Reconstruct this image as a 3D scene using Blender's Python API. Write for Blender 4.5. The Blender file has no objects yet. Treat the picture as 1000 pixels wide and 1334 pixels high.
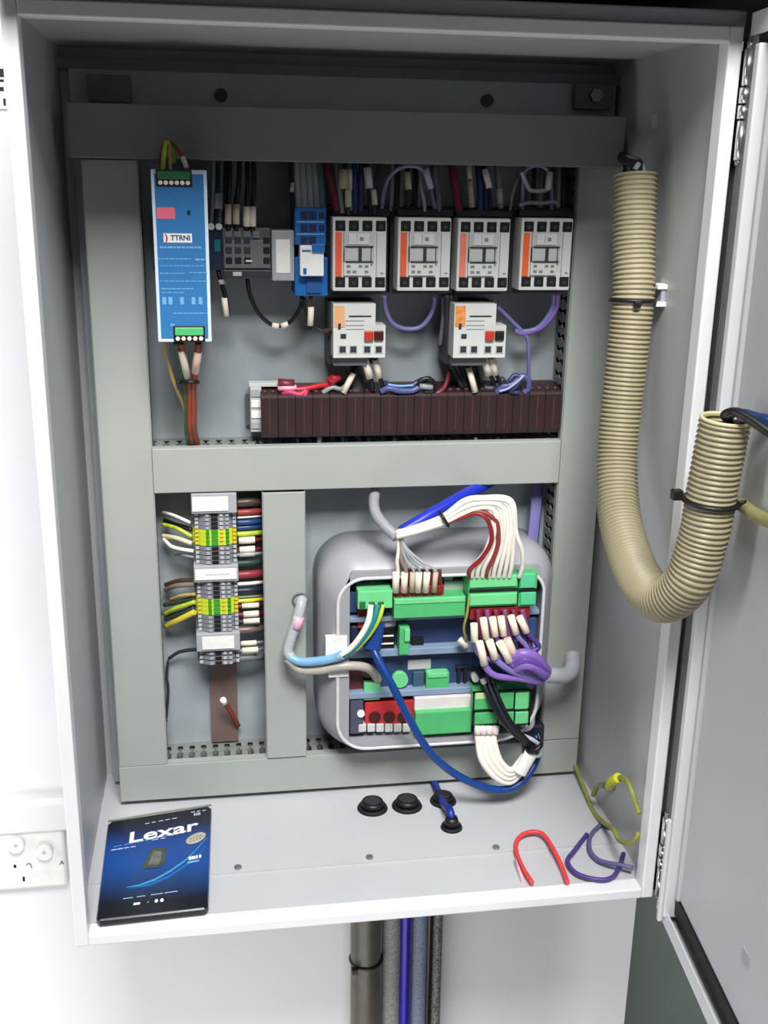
import bpy, bmesh, math, random
from mathutils import Vector, Matrix, Euler
random.seed(7)
S = bpy.context.scene
COL = S.collection

# ------------------------------------------------------------------ camera
CAM = Vector((.1548, -1.24, .7345)); F = 1408.7
def _rot(rx, ry, rz):
    cx, sx = math.cos(rx), math.sin(rx); cy, sy = math.cos(ry), math.sin(ry); cz, sz = math.cos(rz), math.sin(rz)
    X = Matrix(((1,0,0),(0,cx,-sx),(0,sx,cx))); Y = Matrix(((cy,0,sy),(0,1,0),(-sy,0,cy))); Z = Matrix(((cz,-sz,0),(sz,cz,0),(0,0,1)))
    return Z @ X @ Y
RM = _rot(-.3017, -.0172, -.1566)
cd = bpy.data.cameras.new('camera'); cam = bpy.data.objects.new('camera', cd); COL.objects.link(cam)
r, fw, up = RM.col[0], RM.col[1], RM.col[2]
cam.matrix_world = Matrix(((r[0], up[0], -fw[0], CAM[0]), (r[1], up[1], -fw[1], CAM[1]), (r[2], up[2], -fw[2], CAM[2]), (0,0,0,1)))
cd.sensor_fit = 'HORIZONTAL'; cd.sensor_width = 36; cd.lens = 36*F/1000; cd.clip_start = .01
S.camera = cam

# measuring: where the sight line of a point of the photograph meets a plane of the place
def ray(px, py): return RM @ Vector(((px-500)/F, 1, (667-py)/F))
def at(px, py, Y=None, X=None, Z=None):
    d = ray(px, py)
    t = (Y-CAM.y)/d.y if Y is not None else (X-CAM.x)/d.x if X is not None else (Z-CAM.z)/d.z
    return CAM + t*d
def onplane(px, py, p, n):
    d = ray(px, py); return CAM + d*((p-CAM).dot(n)/d.dot(n))
def bx(L, T, R_, B, Y):
    ym, xm = (T+B)/2, (L+R_)/2
    return at(L, ym, Y).x, at(R_, ym, Y).x, at(xm, B, Y).z, at(xm, T, Y).z

# ------------------------------------------------------------------ materials
def lin(c):
    o = []
    for v in c:
        v /= 255.; o.append(v/12.92 if v <= .04045 else ((v+.055)/1.055)**2.4)
    return o
_mats = {}
def mat(name, rgb, rough=.5, metal=0., var=.06, scale=60., bump=.0, spec=.5, trans=0., coat=0.):
    if name in _mats: return _mats[name]
    m = bpy.data.materials.new(name); m.use_nodes = True; nt = m.node_tree; b = nt.nodes['Principled BSDF']
    c = lin(rgb)
    tc = nt.nodes.new('ShaderNodeTexCoord'); nz = nt.nodes.new('ShaderNodeTexNoise')
    nz.inputs['Scale'].default_value = scale; nz.inputs['Detail'].default_value = 4
    nt.links.new(tc.outputs['Object'], nz.inputs['Vector'])
    rp = nt.nodes.new('ShaderNodeValToRGB')
    rp.color_ramp.elements[0].position = .3; rp.color_ramp.elements[1].position = .7
    rp.color_ramp.elements[0].color = [v*(1-var) for v in c]+[1]; rp.color_ramp.elements[1].color = [min(1, v*(1+var)) for v in c]+[1]
    nt.links.new(nz.outputs['Fac'], rp.inputs['Fac']); nt.links.new(rp.outputs['Color'], b.inputs['Base Color'])
    b.inputs['Roughness'].default_value = rough; b.inputs['Metallic'].default_value = metal
    b.inputs['Specular IOR Level'].default_value = spec; b.inputs['Transmission Weight'].default_value = trans
    b.inputs['Coat Weight'].default_value = coat
    if bump:
        bp = nt.nodes.new('ShaderNodeBump'); bp.inputs['Strength'].default_value = bump; bp.inputs['Distance'].default_value = .001
        n2 = nt.nodes.new('ShaderNodeTexNoise'); n2.inputs['Scale'].default_value = scale*12
        nt.links.new(tc.outputs['Object'], n2.inputs['Vector'])
        nt.links.new(n2.outputs['Fac'], bp.inputs['Height']); nt.links.new(bp.outputs['Normal'], b.inputs['Normal'])
    _mats[name] = m; return m
PAINT = mat('enclosure_paint', (212,213,216), .42, var=.02, scale=14, bump=.05)
SHADEPAINT = mat('enclosure_paint_shaded', (190,192,196), .42, var=.02, scale=14, bump=.05)  # same enclosure paint toned down, interior shade mixed into the colour
SHADEDUCT = mat('trunking_shaded_grey', (118,123,120), .5, var=.02, scale=20)  # trunking grey darkened, the top lid carries its shade in the colour
WALL = mat('white_wall_panel', (236,236,238), .55, var=.015, scale=5)
DARKWALL = mat('grey_green_wall', (128,140,133), .7, var=.05, scale=6)
SOFFIT = mat('dark_navy_soffit', (22,22,36), .6)
DUCT = mat('trunking_grey', (163,168,163), .5, var=.02, scale=20)
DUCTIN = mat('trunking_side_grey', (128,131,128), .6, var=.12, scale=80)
GALV = mat('galvanised_plate', (160,169,173), .4, .12, var=.07, scale=30)
DOORG = mat('door_paint', (186,188,192), .45, var=.02, scale=8)
BLACK = mat('black_plastic', (16,16,18), .45)
RUBBER = mat('black_rubber', (12,12,13), .7)
DARK = mat('charcoal_plastic', (46,47,52), .5)
NAVY = mat('navy_plastic', (22,40,68), .5)
STEEL = mat('bright_steel', (205,207,210), .25, .9)
STEELD = mat('dull_steel', (150,150,148), .4, .7)
WHITE = mat('white_plastic', (238,238,234), .5)
CREAM = mat('cream_marker', (236,226,208), .55)
BEIGE = mat('beige_marker', (196,180,158), .55)
LGREY = mat('light_grey_plastic', (205,207,204), .5, var=.03)
LGREY2 = mat('light_grey_moulding', (184,188,187), .5, var=.03)
MGREY = mat('mid_grey_plastic', (104,105,108), .5, var=.08)
TGREY = mat('terminal_grey', (128,129,138), .5, var=.12, scale=200)
PGREY = mat('pale_grey_plastic', (164,168,172), .45)
ORANGE = mat('orange_strip', (226,92,58), .5, var=.1)
ORANGE2 = mat('bright_orange_strip', (232,98,34), .5, var=.08)
PEACH = mat('peach_patch', (226,168,120), .5, var=.12)
BLUE = mat('supply_blue', (50,118,178), .42, var=.05, scale=20)
RELAYBLUE = mat('relay_base_blue', (22,98,172), .45, var=.1)
RELAYDK = mat('relay_hole_blue', (8,34,82), .6)
PALEBLUE = mat('pale_blue_print', (118,172,218), .5)
SKY = mat('pale_border', (212,228,240), .5)
PINK = mat('pink_sticker', (232,110,134), .5)
GREEN = mat('connector_green', (80,182,112), .45, var=.06)
GREENL = mat('light_connector_green', (112,208,140), .45, var=.05)
GREEND = mat('dark_connector_green', (38,104,62), .5, var=.15, scale=150)
BROWN = mat('terminal_brown', (47,27,29), .5, var=.12, scale=90)
BROWNT = mat('terminal_brown_light', (70,42,42), .55, var=.12, scale=90)
RED = mat('wire_red', (196,36,48), .4)
DRED = mat('dark_red', (140,26,32), .45, var=.15)
MAROON = mat('wire_maroon', (118,34,54), .45)
ROSE = mat('wire_rose', (214,58,104), .45)
WBLUE = mat('wire_blue', (32,62,110), .4)
ROYAL = mat('cable_royal_blue', (26,44,178), .38)
NETBLUE = mat('cable_network_blue', (14,62,134), .35)
NAVYW = mat('wire_navy', (44,50,88), .4)
LAV = mat('wire_lavender', (120,116,172), .4)
PURPLE = mat('wire_purple', (134,102,184), .4)
DPURP = mat('wire_dark_purple', (78,56,130), .45)
WWHITE = mat('wire_white', (240,234,224), .45)
WGREY = mat('wire_grey', (150,152,156), .45)
PGW = mat('wire_pale_grey', (176,180,184), .4)
WBLACK = mat('wire_black', (18,18,20), .4)
WBROWN = mat('wire_brown', (134,58,34), .42)
RUST = mat('wire_rust', (138,62,34), .42)
TAN = mat('wire_tan', (188,156,96), .45)
YELLOW = mat('wire_yellow', (214,196,66), .45)
YG = mat('wire_yellow_green', (176,196,52), .45, var=.25, scale=120)
OLIVE = mat('wire_olive', (142,146,66), .5, var=.1)
LIME = mat('earth_terminal_lime', (206,220,44), .45, var=.2, scale=200)
EGREEN = mat('earth_green', (48,150,60), .45)
TEAL = mat('wire_teal', (22,124,130), .4)
AQUA = mat('sheath_pale_blue', (128,178,214), .35)
CLEAR = mat('translucent_sleeve', (196,198,206), .3, trans=.25)
HOSE = mat('beige_conduit', (156,147,119), .45, var=.04)
BOARD = mat('circuit_board_navy', (48,66,108), .45, var=.12, scale=60)
CTRL = mat('controller_grey', (158,158,164), .4, var=.02)
CTRLB = mat('controller_bar', (132,152,178), .4)
SILVER = mat('silver_sticker', (196,190,172), .35, .3, var=.15)
INK = mat('print_grey', (120,122,124), .6)
INKD = mat('print_black', (30,30,34), .6)
HOLE = mat('dark_hole', (7,7,8), .8)
CONDUITD = mat('brown_grey_conduit', (92,86,76), .4, var=.12)
BRAID = mat('braided_grey', (150,150,146), .7, var=.4, scale=500)
BRAIDB = mat('braided_blue_grey', (126,134,156), .7, var=.35, scale=500)
SPECK = mat('speckled_sleeve', (110,110,108), .7, var=.9, scale=380)
COPPERWALL = mat('bare_rail_brown', (126,104,98), .45, .3, var=.08)
REDW = mat('offcut_red', (224,62,66), .4)
SALMON = mat('offcut_salmon', (236,150,138), .45)

# ------------------------------------------------------------------ mesh building (all in world coordinates)
def spline(pts, k=8):
    pts = [Vector(p) for p in pts]
    if len(pts) == 2: return [pts[0].lerp(pts[1], i/2) for i in range(3)]
    P = [pts[0]*2-pts[1]] + pts + [pts[-1]*2-pts[-2]]
    out = []
    for i in range(1, len(P)-2):
        p0, p1, p2, p3 = P[i-1], P[i], P[i+1], P[i+2]
        for j in range(k):
            t = j/k
            out.append(.5*((2*p1)+(p2-p0)*t+(2*p0-5*p1+4*p2-p3)*t*t+(3*p1-p0-3*p2+p3)*t**3))
    out.append(pts[-1]); return out
class MB:
    def __init__(s): s.v = []; s.f = []; s.sm = []
    def _add(s, vs, fs, smooth=False):
        o = len(s.v); s.v += [Vector(v) for v in vs]
        for f in fs: s.f.append([i+o for i in f]); s.sm.append(smooth)
        return s
    def box(s, x0, x1, y0, y1, z0, z1, bev=0., seg=2):
        x0, x1 = sorted((x0, x1)); y0, y1 = sorted((y0, y1)); z0, z1 = sorted((z0, z1))
        vs = [(x,y,z) for x in (x0,x1) for y in (y0,y1) for z in (z0,z1)]
        fs = [(0,1,3,2),(4,6,7,5),(0,4,5,1),(2,3,7,6),(0,2,6,4),(1,5,7,3)]
        if bev <= 0: return s._add(vs, fs)
        bev = min(bev, .45*min(x1-x0, y1-y0, z1-z0))
        bm = bmesh.new(); bv = [bm.verts.new(v) for v in vs]
        for f in fs: bm.faces.new([bv[i] for i in f])
        bmesh.ops.bevel(bm, geom=bm.edges[:], offset=bev, segments=seg, affect='EDGES', profile=.5)
        return s.bm(bm)
    def bm(s, bm, smooth=False):
        bm.verts.index_update()
        s._add([v.co.copy() for v in bm.verts], [[v.index for v in f.verts] for f in bm.faces], smooth); bm.free(); return s
    def prism(s, poly, axis, a0, a1):
        """poly: list of 2-D points; axis 'x' -> (y,z), 'y' -> (x,z), 'z' -> (x,y)"""
        def mk(p, a): return {'x': (a,p[0],p[1]), 'y': (p[0],a,p[1]), 'z': (p[0],p[1],a)}[axis]
        n = len(poly); vs = [mk(p,a0) for p in poly]+[mk(p,a1) for p in poly]
        fs = [list(range(n))[::-1], list(range(n,2*n))]+[[i,(i+1)%n,n+(i+1)%n,n+i] for i in range(n)]
        return s._add(vs, fs)
    def tube(s, pts, r, n=8, k=8, caps=True, raw=False, flat=1., rfun=None):
        ps = [Vector(p) for p in pts] if raw else spline(pts, k)
        m = len(ps); tang = [(ps[min(i+1,m-1)]-ps[max(i-1,0)]).normalized() for i in range(m)]
        a = Vector((0,1,0)) if abs(tang[0].y) < .9 else Vector((1,0,0))
        nrm = (a-tang[0]*a.dot(tang[0])).normalized(); vs = []
        for i in range(m):
            nrm = (nrm-tang[i]*nrm.dot(tang[i])).normalized(); bn = tang[i].cross(nrm)
            rr = rfun(i/(m-1)) if rfun else r
            for j in range(n):
                q = 2*math.pi*j/n; vs.append(ps[i]+nrm*(rr*flat*math.cos(q))+bn*(rr*math.sin(q)))
        fs = [[i*n+j, i*n+(j+1)%n, (i+1)*n+(j+1)%n, (i+1)*n+j] for i in range(m-1) for j in range(n)]
        s._add(vs, fs, True)
        if caps:
            o = len(s.v)-m*n
            s.f.append([o+j for j in range(n)][::-1]); s.sm.append(False)
            s.f.append([o+(m-1)*n+j for j in range(n)]); s.sm.append(False)
        return s
    def cyl(s, p0, p1, r, n=16, r1=None):
        p0, p1 = Vector(p0), Vector(p1); r1 = r if r1 is None else r1
        t = (p1-p0).normalized(); a = Vector((0,0,1)) if abs(t.z) < .9 else Vector((1,0,0))
        u = t.cross(a).normalized(); w = t.cross(u)
        vs = [p+(u*math.cos(2*math.pi*j/n)+w*math.sin(2*math.pi*j/n))*rr for p, rr in ((p0,r),(p1,r1)) for j in range(n)]
        s._add(vs, [[j,(j+1)%n,n+(j+1)%n,n+j] for j in range(n)], True)
        o = len(s.v)-2*n; s.f += [[o+j for j in range(n)][::-1], [o+n+j for j in range(n)]]; s.sm += [False, False]; return s
    def torus(s, c, axis, R, r, n=24, m=8, sy=1.):
        c = Vector(c); t = Vector(axis).normalized(); a = Vector((0,0,1)) if abs(t.z) < .9 else Vector((1,0,0))
        u = t.cross(a).normalized(); w = t.cross(u); vs = []
        for i in range(n):
            A = 2*math.pi*i/n; d = u*math.cos(A)+w*math.sin(A)*sy
            for j in range(m):
                B = 2*math.pi*j/m; vs.append(c+d*(R+r*math.cos(B))+t*(r*math.sin(B)))
        return s._add(vs, [[i*m+j, ((i+1)%n)*m+j, ((i+1)%n)*m+(j+1)%m, i*m+(j+1)%m] for i in range(n) for j in range(m)], True)
    def loft(s, rings, cap0=True, cap1=True, smooth=False):
        n = len(rings[0]); vs = [p for q in rings for p in q]
        fs = [[i*n+j, i*n+(j+1)%n, (i+1)*n+(j+1)%n, (i+1)*n+j] for i in range(len(rings)-1) for j in range(n)]
        s._add(vs, fs, smooth); o = len(s.v)-len(vs)
        if cap0: s.f.append([o+j for j in range(n)][::-1]); s.sm.append(False)
        if cap1: s.f.append([o+(len(rings)-1)*n+j for j in range(n)]); s.sm.append(False)
        return s
    def build(s, name, m, parent=None, origin=None):
        me = bpy.data.meshes.new(name)
        lo = [min(v[i] for v in s.v) for i in range(3)]; hi = [max(v[i] for v in s.v) for i in range(3)]
        o = Vector(origin) if origin is not None else Vector(((lo[0]+hi[0])/2, (lo[1]+hi[1])/2, lo[2]))
        me.from_pydata([v-o for v in s.v], [], s.f); me.polygons.foreach_set('use_smooth', s.sm)
        bm = bmesh.new(); bm.from_mesh(me); bmesh.ops.recalc_face_normals(bm, faces=bm.faces[:]); bm.to_mesh(me); bm.free()
        me.materials.append(m)
        return place(bpy.data.objects.new(name, me), o, parent)
WO = {}
def place(o, w, parent=None):
    COL.objects.link(o); w = Vector(w)
    if parent is not None: o.parent = parent; o.location = w-WO[parent.name]
    else: o.location = w
    WO[o.name] = w; return o
def tag(o, label, cat, group=None, kind=None):
    o['label'] = label; o['category'] = cat
    if group: o['group'] = group
    if kind: o['kind'] = kind
    return o
def root(name, loc, label, cat, group=None):
    return tag(place(bpy.data.objects.new(name, None), loc), label, cat, group)
def struct(o): o['kind'] = 'structure'; return o
def box(name, m, parent, *a, bev=0., label=None):
    o = MB().box(*a, bev=bev).build(name, m, parent)
    if label: o['label'] = label
    return o
def copy_tree(o, delta):
    c = o.copy(); COL.objects.link(c); c.location = o.location+Vector(delta); WO[c.name] = WO[o.name]+Vector(delta)
    def kids(a, b):
        for ch in list(a.children):
            d = ch.copy(); COL.objects.link(d); d.parent = b; kids(ch, d)
    kids(o, c); return c
def text(s, size, org, right, upv, m, parent, name='lettering', bold=0., sx=1.):
    cu = bpy.data.curves.new('t', 'FONT'); cu.body = s; cu.size = size; cu.extrude = .0001; cu.offset = bold; cu.align_x = 'CENTER'; cu.align_y = 'CENTER'
    t = bpy.data.objects.new('t', cu); COL.objects.link(t); bpy.context.view_layer.update()
    me = bpy.data.meshes.new_from_object(t.evaluated_get(bpy.context.evaluated_depsgraph_get()))
    bpy.data.objects.remove(t); me.name = name
    R_, U = Vector(right).normalized(), Vector(upv).normalized(); N = R_.cross(U)
    for v in me.vertices: v.co = R_*v.co.x*sx+U*v.co.y+N*v.co.z
    me.materials.clear(); me.materials.append(m)
    return place(bpy.data.objects.new(name, me), org, parent)
ORD = 'first second third fourth fifth sixth seventh eighth ninth tenth eleventh twelfth thirteenth fourteenth fifteenth sixteenth seventeenth eighteenth nineteenth twentieth'.split()
def pp(pts):   # (px, py, Y) -> points in the place
    return [at(p[0], p[1], p[2]) for p in pts]
def wire(name, label, cat, group, pts, r, m, sleeves=(), world=False, n=8, sname='marker_sleeve', flat=1., k=8):
    w = pts if world else pp(pts)
    o = tag(MB().tube(w, r, n=n, flat=flat, k=k).build(name, m), label, cat, group)
    for sv in sleeves:
        a, b, rr, sm = sv
        MB().tube([at(*a), at(*b)], rr, n=10).build(sname, sm, o)
    return o

# ------------------------------------------------------------------ the setting
ZT = .8587
struct(MB().box(-1.6, .7275, .004, .03, -1.2, 1.6).build('wall_back', WALL))
struct(MB().box(.60, 2.2, .16, .18, -1.6, 1.6).build('wall_right', DARKWALL))
struct(MB().box(.0, 1.6, -.372, .0, .884, .98, bev=.004).build('trim_1', SOFFIT))
# plastic cable cover strip along the wall, left of the cabinet, above the power outlet
p0 = at(0, 1047, -.004); p1 = at(0, 1084, -.004)
struct(MB().box(-1.0, -.008, -.012, .004, p1.z, p0.z, bev=.003).build('trim_2', WALL))

# ------------------------------------------------------------------ enclosure
enc = root('electrical_enclosure', (.3, -.15, 0), 'open light grey metal wall enclosure with its door swung out to the right', 'electrical cabinet')
sh = MB()
T = .004
sh.box(0, .6, -T, 0, 0, ZT); sh.box(0, T, -.31, -T, 0, ZT); sh.box(.6-T, .6, -.31, -T, 0, ZT)
sh.box(T, .6-T, -.31, -T, 0, .010); sh.box(T, .6-T, -.31, -T, ZT-T, ZT)
sh.build('shell', SHADEPAINT, enc)
def frame(x0, x1, y0, y1, z0, z1, w, bw=None, bev=0.):
    m = MB(); bw = bw or w
    m.box(x0, x0+w, y0, y1, z0, z1, bev=bev); m.box(x1-w, x1, y0, y1, z0, z1, bev=bev)
    m.box(x0+w, x1-w, y0, y1, z0, z0+bw, bev=bev); m.box(x0+w, x1-w, y0, y1, z1-w, z1, bev=bev); return m
frame(0, .6, -.312, -.292, 0, ZT, .0125, .0115, bev=.0015).build('front_lip', mat('enclosure_paint_lit', (232,233,235), .4, var=.02, scale=14), enc)  # same enclosure paint lightened, the lip's brightness is put into its colour
MB().box(0, .606, -.302, -.28, ZT, .8725, bev=.002).build('rain_channel', PAINT, enc)
MB().box(T, .6-T, -.228, -.06, .010, .0125).build('gland_plate', SHADEPAINT, enc)
for px, py in ((310,1134),(482,1119),(648,1107)):
    q = at(px, py+3, Z=.012); q.y = -.221
    MB().cyl((q.x,q.y,.0125), (q.x,q.y,.0145), .004, 12).build('plate_screw', STEELD, enc)
# earth stud on the right side wall
q = at(797, 1022, X=.594)
st = MB().cyl((.597,q.y,q.z), (.578,q.y,q.z), .0035, 10).cyl((.596,q.y,q.z), (.591,q.y,q.z), .007, 6).build('earth_stud', STEELD, enc)
q = at(852, 158, X=.594); MB().cyl((.597,q.y,q.z), (.5935,q.y,q.z), .007, 12).build('wall_plug', PAINT, enc)

# door: hinged on the right front edge, standing out towards the viewer
DP = Vector((.6045, -.3135, -.012)); DU = Vector((-.1055, -.9944, 0)); DN = Vector((-.9944, .1055, 0)); DZ = Vector((0,0,1))
DH = ZT+.022; DW = .585
def dbox(m, s0, s1, n0, n1, z0, z1, bev=0.):
    t = MB().box(s0, s1, n0, n1, z0, z1, bev=bev)
    m._add([DP+DU*v.x+DN*v.y+DZ*v.z for v in t.v], t.f); return m
door = dbox(MB(), 0, DW, -.028, -.026, 0, DH).build('door', DOORG, enc)
m = MB()
dbox(m, 0, DW, -.026, 0, 0, .0015); dbox(m, 0, DW, -.026, 0, DH-.0015, DH)
dbox(m, 0, .0015, -.026, 0, 0, DH); dbox(m, DW-.0015, DW, -.026, 0, 0, DH)
dbox(m, 0, DW, -.0015, 0, .0015, .018); dbox(m, 0, DW, -.0015, 0, DH-.018, DH-.0015); dbox(m, DW-.018, DW, -.0015, 0, .018, DH-.018)
m.build('door_flange', PAINT, door)
m = MB(); dbox(m, -.014, .018, -.0015, 0, .018, DH-.018); m.build('hinge_side_flange', MGREY, door)
m = MB(); dbox(m, .019, DW-.019, -.018, -.008, .0185, .037); dbox(m, .019, .0235, -.018, -.006, .037, DH-.03); dbox(m, .019, DW-.019, -.018, -.008, DH-.036, DH-.0185)
m.build('gasket', RUBBER, door)
m = MB(); dbox(m, .0235, DW-.02, -.020, -.010, .037, DH-.036, bev=.002); m.build('inner_panel', DOORG, door)
m = MB(); dbox(m, .022, .0325, -.012, .003, .012, DH-.026, bev=.0015); dbox(m, .0225, .0285, .003, .007, .004, .125, bev=.001)
m.build('stiffening_rail', PAINT, door)
m = MB(); dbox(m, .036, .041, -.012, -.006, .037, DH-.036, bev=.002); m.build('panel_fold', DOORG, door)
def hinge(z0, z1):
    h = MB(); cx, cy = .6035, -.3185; d = z1-z0
    h.cyl((cx,cy,z0), (cx,cy,z0+d*.36), .0042, 12); h.cyl((cx,cy,z0+d*.38), (cx,cy,z0+d*.5), .005, 12); h.cyl((cx,cy,z0+d*.52), (cx,cy,z0+d*.66), .005, 12)
    h.cyl((cx,cy,z0+d*.68), (cx,cy,z1), .0042, 12)
    o = h.build('hinge', STEEL, enc)
    MB().box(.6015, .603, -.318, -.296, z0, z1).build('hinge_leaf', BLACK, o)
    MB().cyl((cx,cy,z0-.004), (cx,cy,z0), .003, 8).build('hinge_pin', STEELD, o); MB().cyl((cx,cy,z1), (cx,cy,z1+.006), .003, 8).build('hinge_pin', STEELD, o)
hinge(.752, .840); hinge(.008, .102)

# mounting plate
YB = -.035
mp = root('mounting_plate', (.305, -.034, .02), 'galvanised back plate carrying the trunking and switchgear inside the cabinet', 'mounting plate')
MB().box(.016, .592, YB, YB+.002, .018, .832).build('plate', GALV, mp)
for px, py in ((288,124),(634,131)):
    q = at(px, py, YB); MB().cyl((q.x,YB+.0005,q.z), (q.x,YB-.004,q.z), .0065, 14).build('fixing_bolt', DARK, mp)
for px, py, nut, lab in ((770,128,1,'dark bracket with a steel nut at the top right of the back plate'),(145,118,0,'dark plain bracket in the shadow at the top left of the back plate')):
    q = at(px, py, YB); bk = tag(MB().box(q.x-.022, q.x+.02, YB-.0002, YB-.012, q.z-.012, q.z+.014, bev=.001).build('fixing_bracket', MGREY), lab, 'bracket')
    if nut: MB().cyl((q.x,YB-.012,q.z+.002), (q.x,YB-.018,q.z+.002), .007, 6).build('nut', STEELD, bk)
MB().box(.004, .596, -.036, -.010, .832, .842).build('top_fold', mat('plate_fold_shaded', (112,116,116), .5, .2), mp)  # fold darkened, shade under the cabinet top is part of the colour

# ------------------------------------------------------------------ cable trunking
YD = -.085
def fingers(m, run, a0, a1, pos, th, y0, y1, pitch=.0142):
    """slotted wall: run 'x' or 'z', plane at pos, from depth y0 (plate) to y1 (front)"""
    D = y0-y1; n = max(1, round((a1-a0)/pitch)); pt = (a1-a0)/n
    prof = [(.004,.0),(.004,.0028),(.014,.0034),(.0165,.0012),(.020,.0012),(.0225,.0036),(.033,.0036),(.0355,.0016),(D-.004,.0016)]
    ax = 'z' if run == 'x' else 'x'
    for i in range(n):
        c0, c1 = a0+i*pt, a0+(i+1)*pt
        L = [(c0+g, y0-d) for d, g in prof]; Rr = [(c1-g, y0-d) for d, g in reversed(prof)]
        poly = [(c0, y0)]+L+Rr+[(c1, y0)]
        if run == 'x': m.prism(poly, 'z', pos, pos+th)
        else: m.prism([(b, a) for a, b in poly], 'x', pos, pos+th)
    return m
def trunk(label, x0, x1, z0, z1, run, yf=YD, rim=.009, round_ends=False):
    t = root('cable_trunking', ((x0+x1)/2, YB, z0), label, 'cable trunking', 'grey slotted cable trunking lengths')
    fr = yf+.0025
    b = MB().box(x0+.001, x1-.001, YB-.0015, YB, z0, z1); b.build('base', DUCTIN, t)
    for sgn in (0, 1):
        m = MB()
        if run == 'x': fingers(m, 'x', x0, x1, z0+.0005 if sgn == 0 else z1-.002, .0015, YB-.0015, fr)
        else: fingers(m, 'z', z0, z1, x0+.0005 if sgn == 0 else x1-.002, .0015, YB-.0015, fr)
        m.build('slotted_side', DUCTIN, t)
    m = MB().box(x0, x1, yf, fr, z0, z1, bev=.0008)
    if run == 'x': m.box(x0, x1, fr, fr+rim, z0-.0008, z0+.0004); m.box(x0, x1, fr, fr+rim, z1-.0004, z1+.0008)
    else: m.box(x0-.0008, x0+.0004, fr, fr+rim, z0, z1); m.box(x1-.0004, x1+.0008, fr, fr+rim, z0, z1)
    m.build('lid', DUCT, t); return t
t = root('cable_trunking', (.3, YB, .746), 'dark shaded wide trunking lid across the top of the back plate', 'cable trunking', 'grey slotted cable trunking lengths')
MB().box(.024, .578, -.098, YB, .748, .795).build('base', DUCTIN, t)
m = MB().box(.0195, .582, -.1005, -.098, .7462, .7967, bev=.001)
m.box(.0195, .582, -.098, -.088, .7458, .7472).box(.0195, .582, -.098, -.088, .7957, .797)
m.box(.0175, .0205, -.1, -.05, .7475, .783, bev=.0015); m.build('lid', SHADEDUCT, t)
trunk('tall vertical trunking lid along the left side, below the dark top trunking', .0285, .0828, .0660, .7452, 'z')
trunk('tall vertical trunking lid along the right side, beside the beige corrugated hose', .5405, .5885, .0665, .7482, 'z')
trunk('horizontal trunking across the middle, just under the brown terminal row', .0832, .5401, .3995, .4490, 'x')
trunk('short vertical trunking lid between the small terminal strip and the grey controller box', .2010, .2472, .0665, .3975, 'z', yf=YD-.002)
trunk('horizontal trunking along the bottom, above the black floor grommets', .0275, .5885, .0195, .0655, 'x')

# DIN rails
def rail_h(x0, x1, z, label, m=STEELD, w=.035):
    r_ = MB().box(x0, x1, YB-.0075, YB-.0065, z-w*.36, z+w*.36).box(x0, x1, YB-.0065, YB, z-w*.36, z-w*.33).box(x0, x1, YB-.0065, YB, z+w*.33, z+w*.36)
    r_.box(x0, x1, YB-.0075, YB-.0065, z-w/2, z-w*.36).box(x0, x1, YB-.0075, YB-.0065, z+w*.36, z+w/2)
    return tag(r_.build('din_rail', m), label, 'rail', 'mounting rails')
rail_h(.09, .538, .655, 'steel rail behind the top row of blue and grey devices')
rail_h(.185, .536, .482, 'steel rail holding the row of brown terminals')
x0, x1 = at(274, 905, YB-.006).x, at(309, 905, YB-.006).x
m = MB().box(x0, x1, YB-.0075, YB-.0055, .068, .394).box(x0+.006, x0+.008, YB-.0055, YB, .068, .394).box(x1-.008, x1-.006, YB-.0055, YB, .068, .394)
tag(m.build('din_rail', COPPERWALL), 'brownish upright rail carrying the small terminal strip, bare at its lower end', 'rail', 'mounting rails')

# ------------------------------------------------------------------ blue power supply
YP = -.15
px0, px1, pz0, pz1 = .0985, .1508, .5737, .7365
ps = root('power_supply', (.125, -.1, pz0), 'tall blue power supply with pale border and pink sticker at upper left', 'power supply')
MB().box(px0+.0015, px1-.0015, YP+.003, YB-.008, pz0+.002, pz1-.002, bev=.001).build('housing', DARK, ps)
MB().box(px0, px1, YP, YP+.003, pz0, pz1, bev=.001).build('border', SKY, ps)
MB().box(px0+.0032, px1-.0032, YP-.0008, YP, pz0+.004, pz1-.004).build('front_panel', BLUE, ps)
def on(L, T, R_, B, Y): return bx(L, T, R_, B, Y)
def green_term(L, T, R_, B, cm, n, lab):
    a, b, c, d = on(L, T, R_, B, YP)
    t = MB().box(a, b, YP-.0022, YP-.0008, c, d, bev=.0005).build('terminal_recess', BLACK, ps)
    MB().box(a+.0015, b-.0015, YP-.0045, YP-.002, c+.0065, d-.0015, bev=.0008).build('terminal_connector', cm, t)
    for i in range(n):
        x = a+.004+(b-a-.008)*i/(n-1)
        MB().cyl((x,YP-.0022,c+.0035), (x,YP-.0036,c+.0035), .0021, 10).build('screw', CREAM, t)
    return t
green_term(203, 221, 250, 243, GREEND, 6, '')
green_term(226, 424, 267, 445, GREEN, 5, '')
a, b, c, d = on(204, 270, 228, 285, YP); MB().box(a, b, YP-.0012, YP-.0008, c, d).build('pink_sticker', PINK, ps)
a, b, c, d = on(213, 304, 250, 316, YP); lb = MB().box(a, b, YP-.0012, YP-.0008, c, d).build('name_plate', WHITE, ps)
text('TTRNI', .0066, ((a+b)/2+.0025, YP-.00125, (c+d)/2), (1,0,0), (0,0,1), NAVYW, lb, bold=.0002)
text(')', .0085, (a+.0028, YP-.00125, (c+d)/2), (1,0,0), (0,0,1), RED, lb, bold=.0003)
q = at(246, 277, YP); MB().box(q.x-.0014, q.x+.0014, YP-.0014, YP-.0008, q.z-.002, q.z+.002).build('indicator', BLACK, ps)
m = MB()
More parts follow.
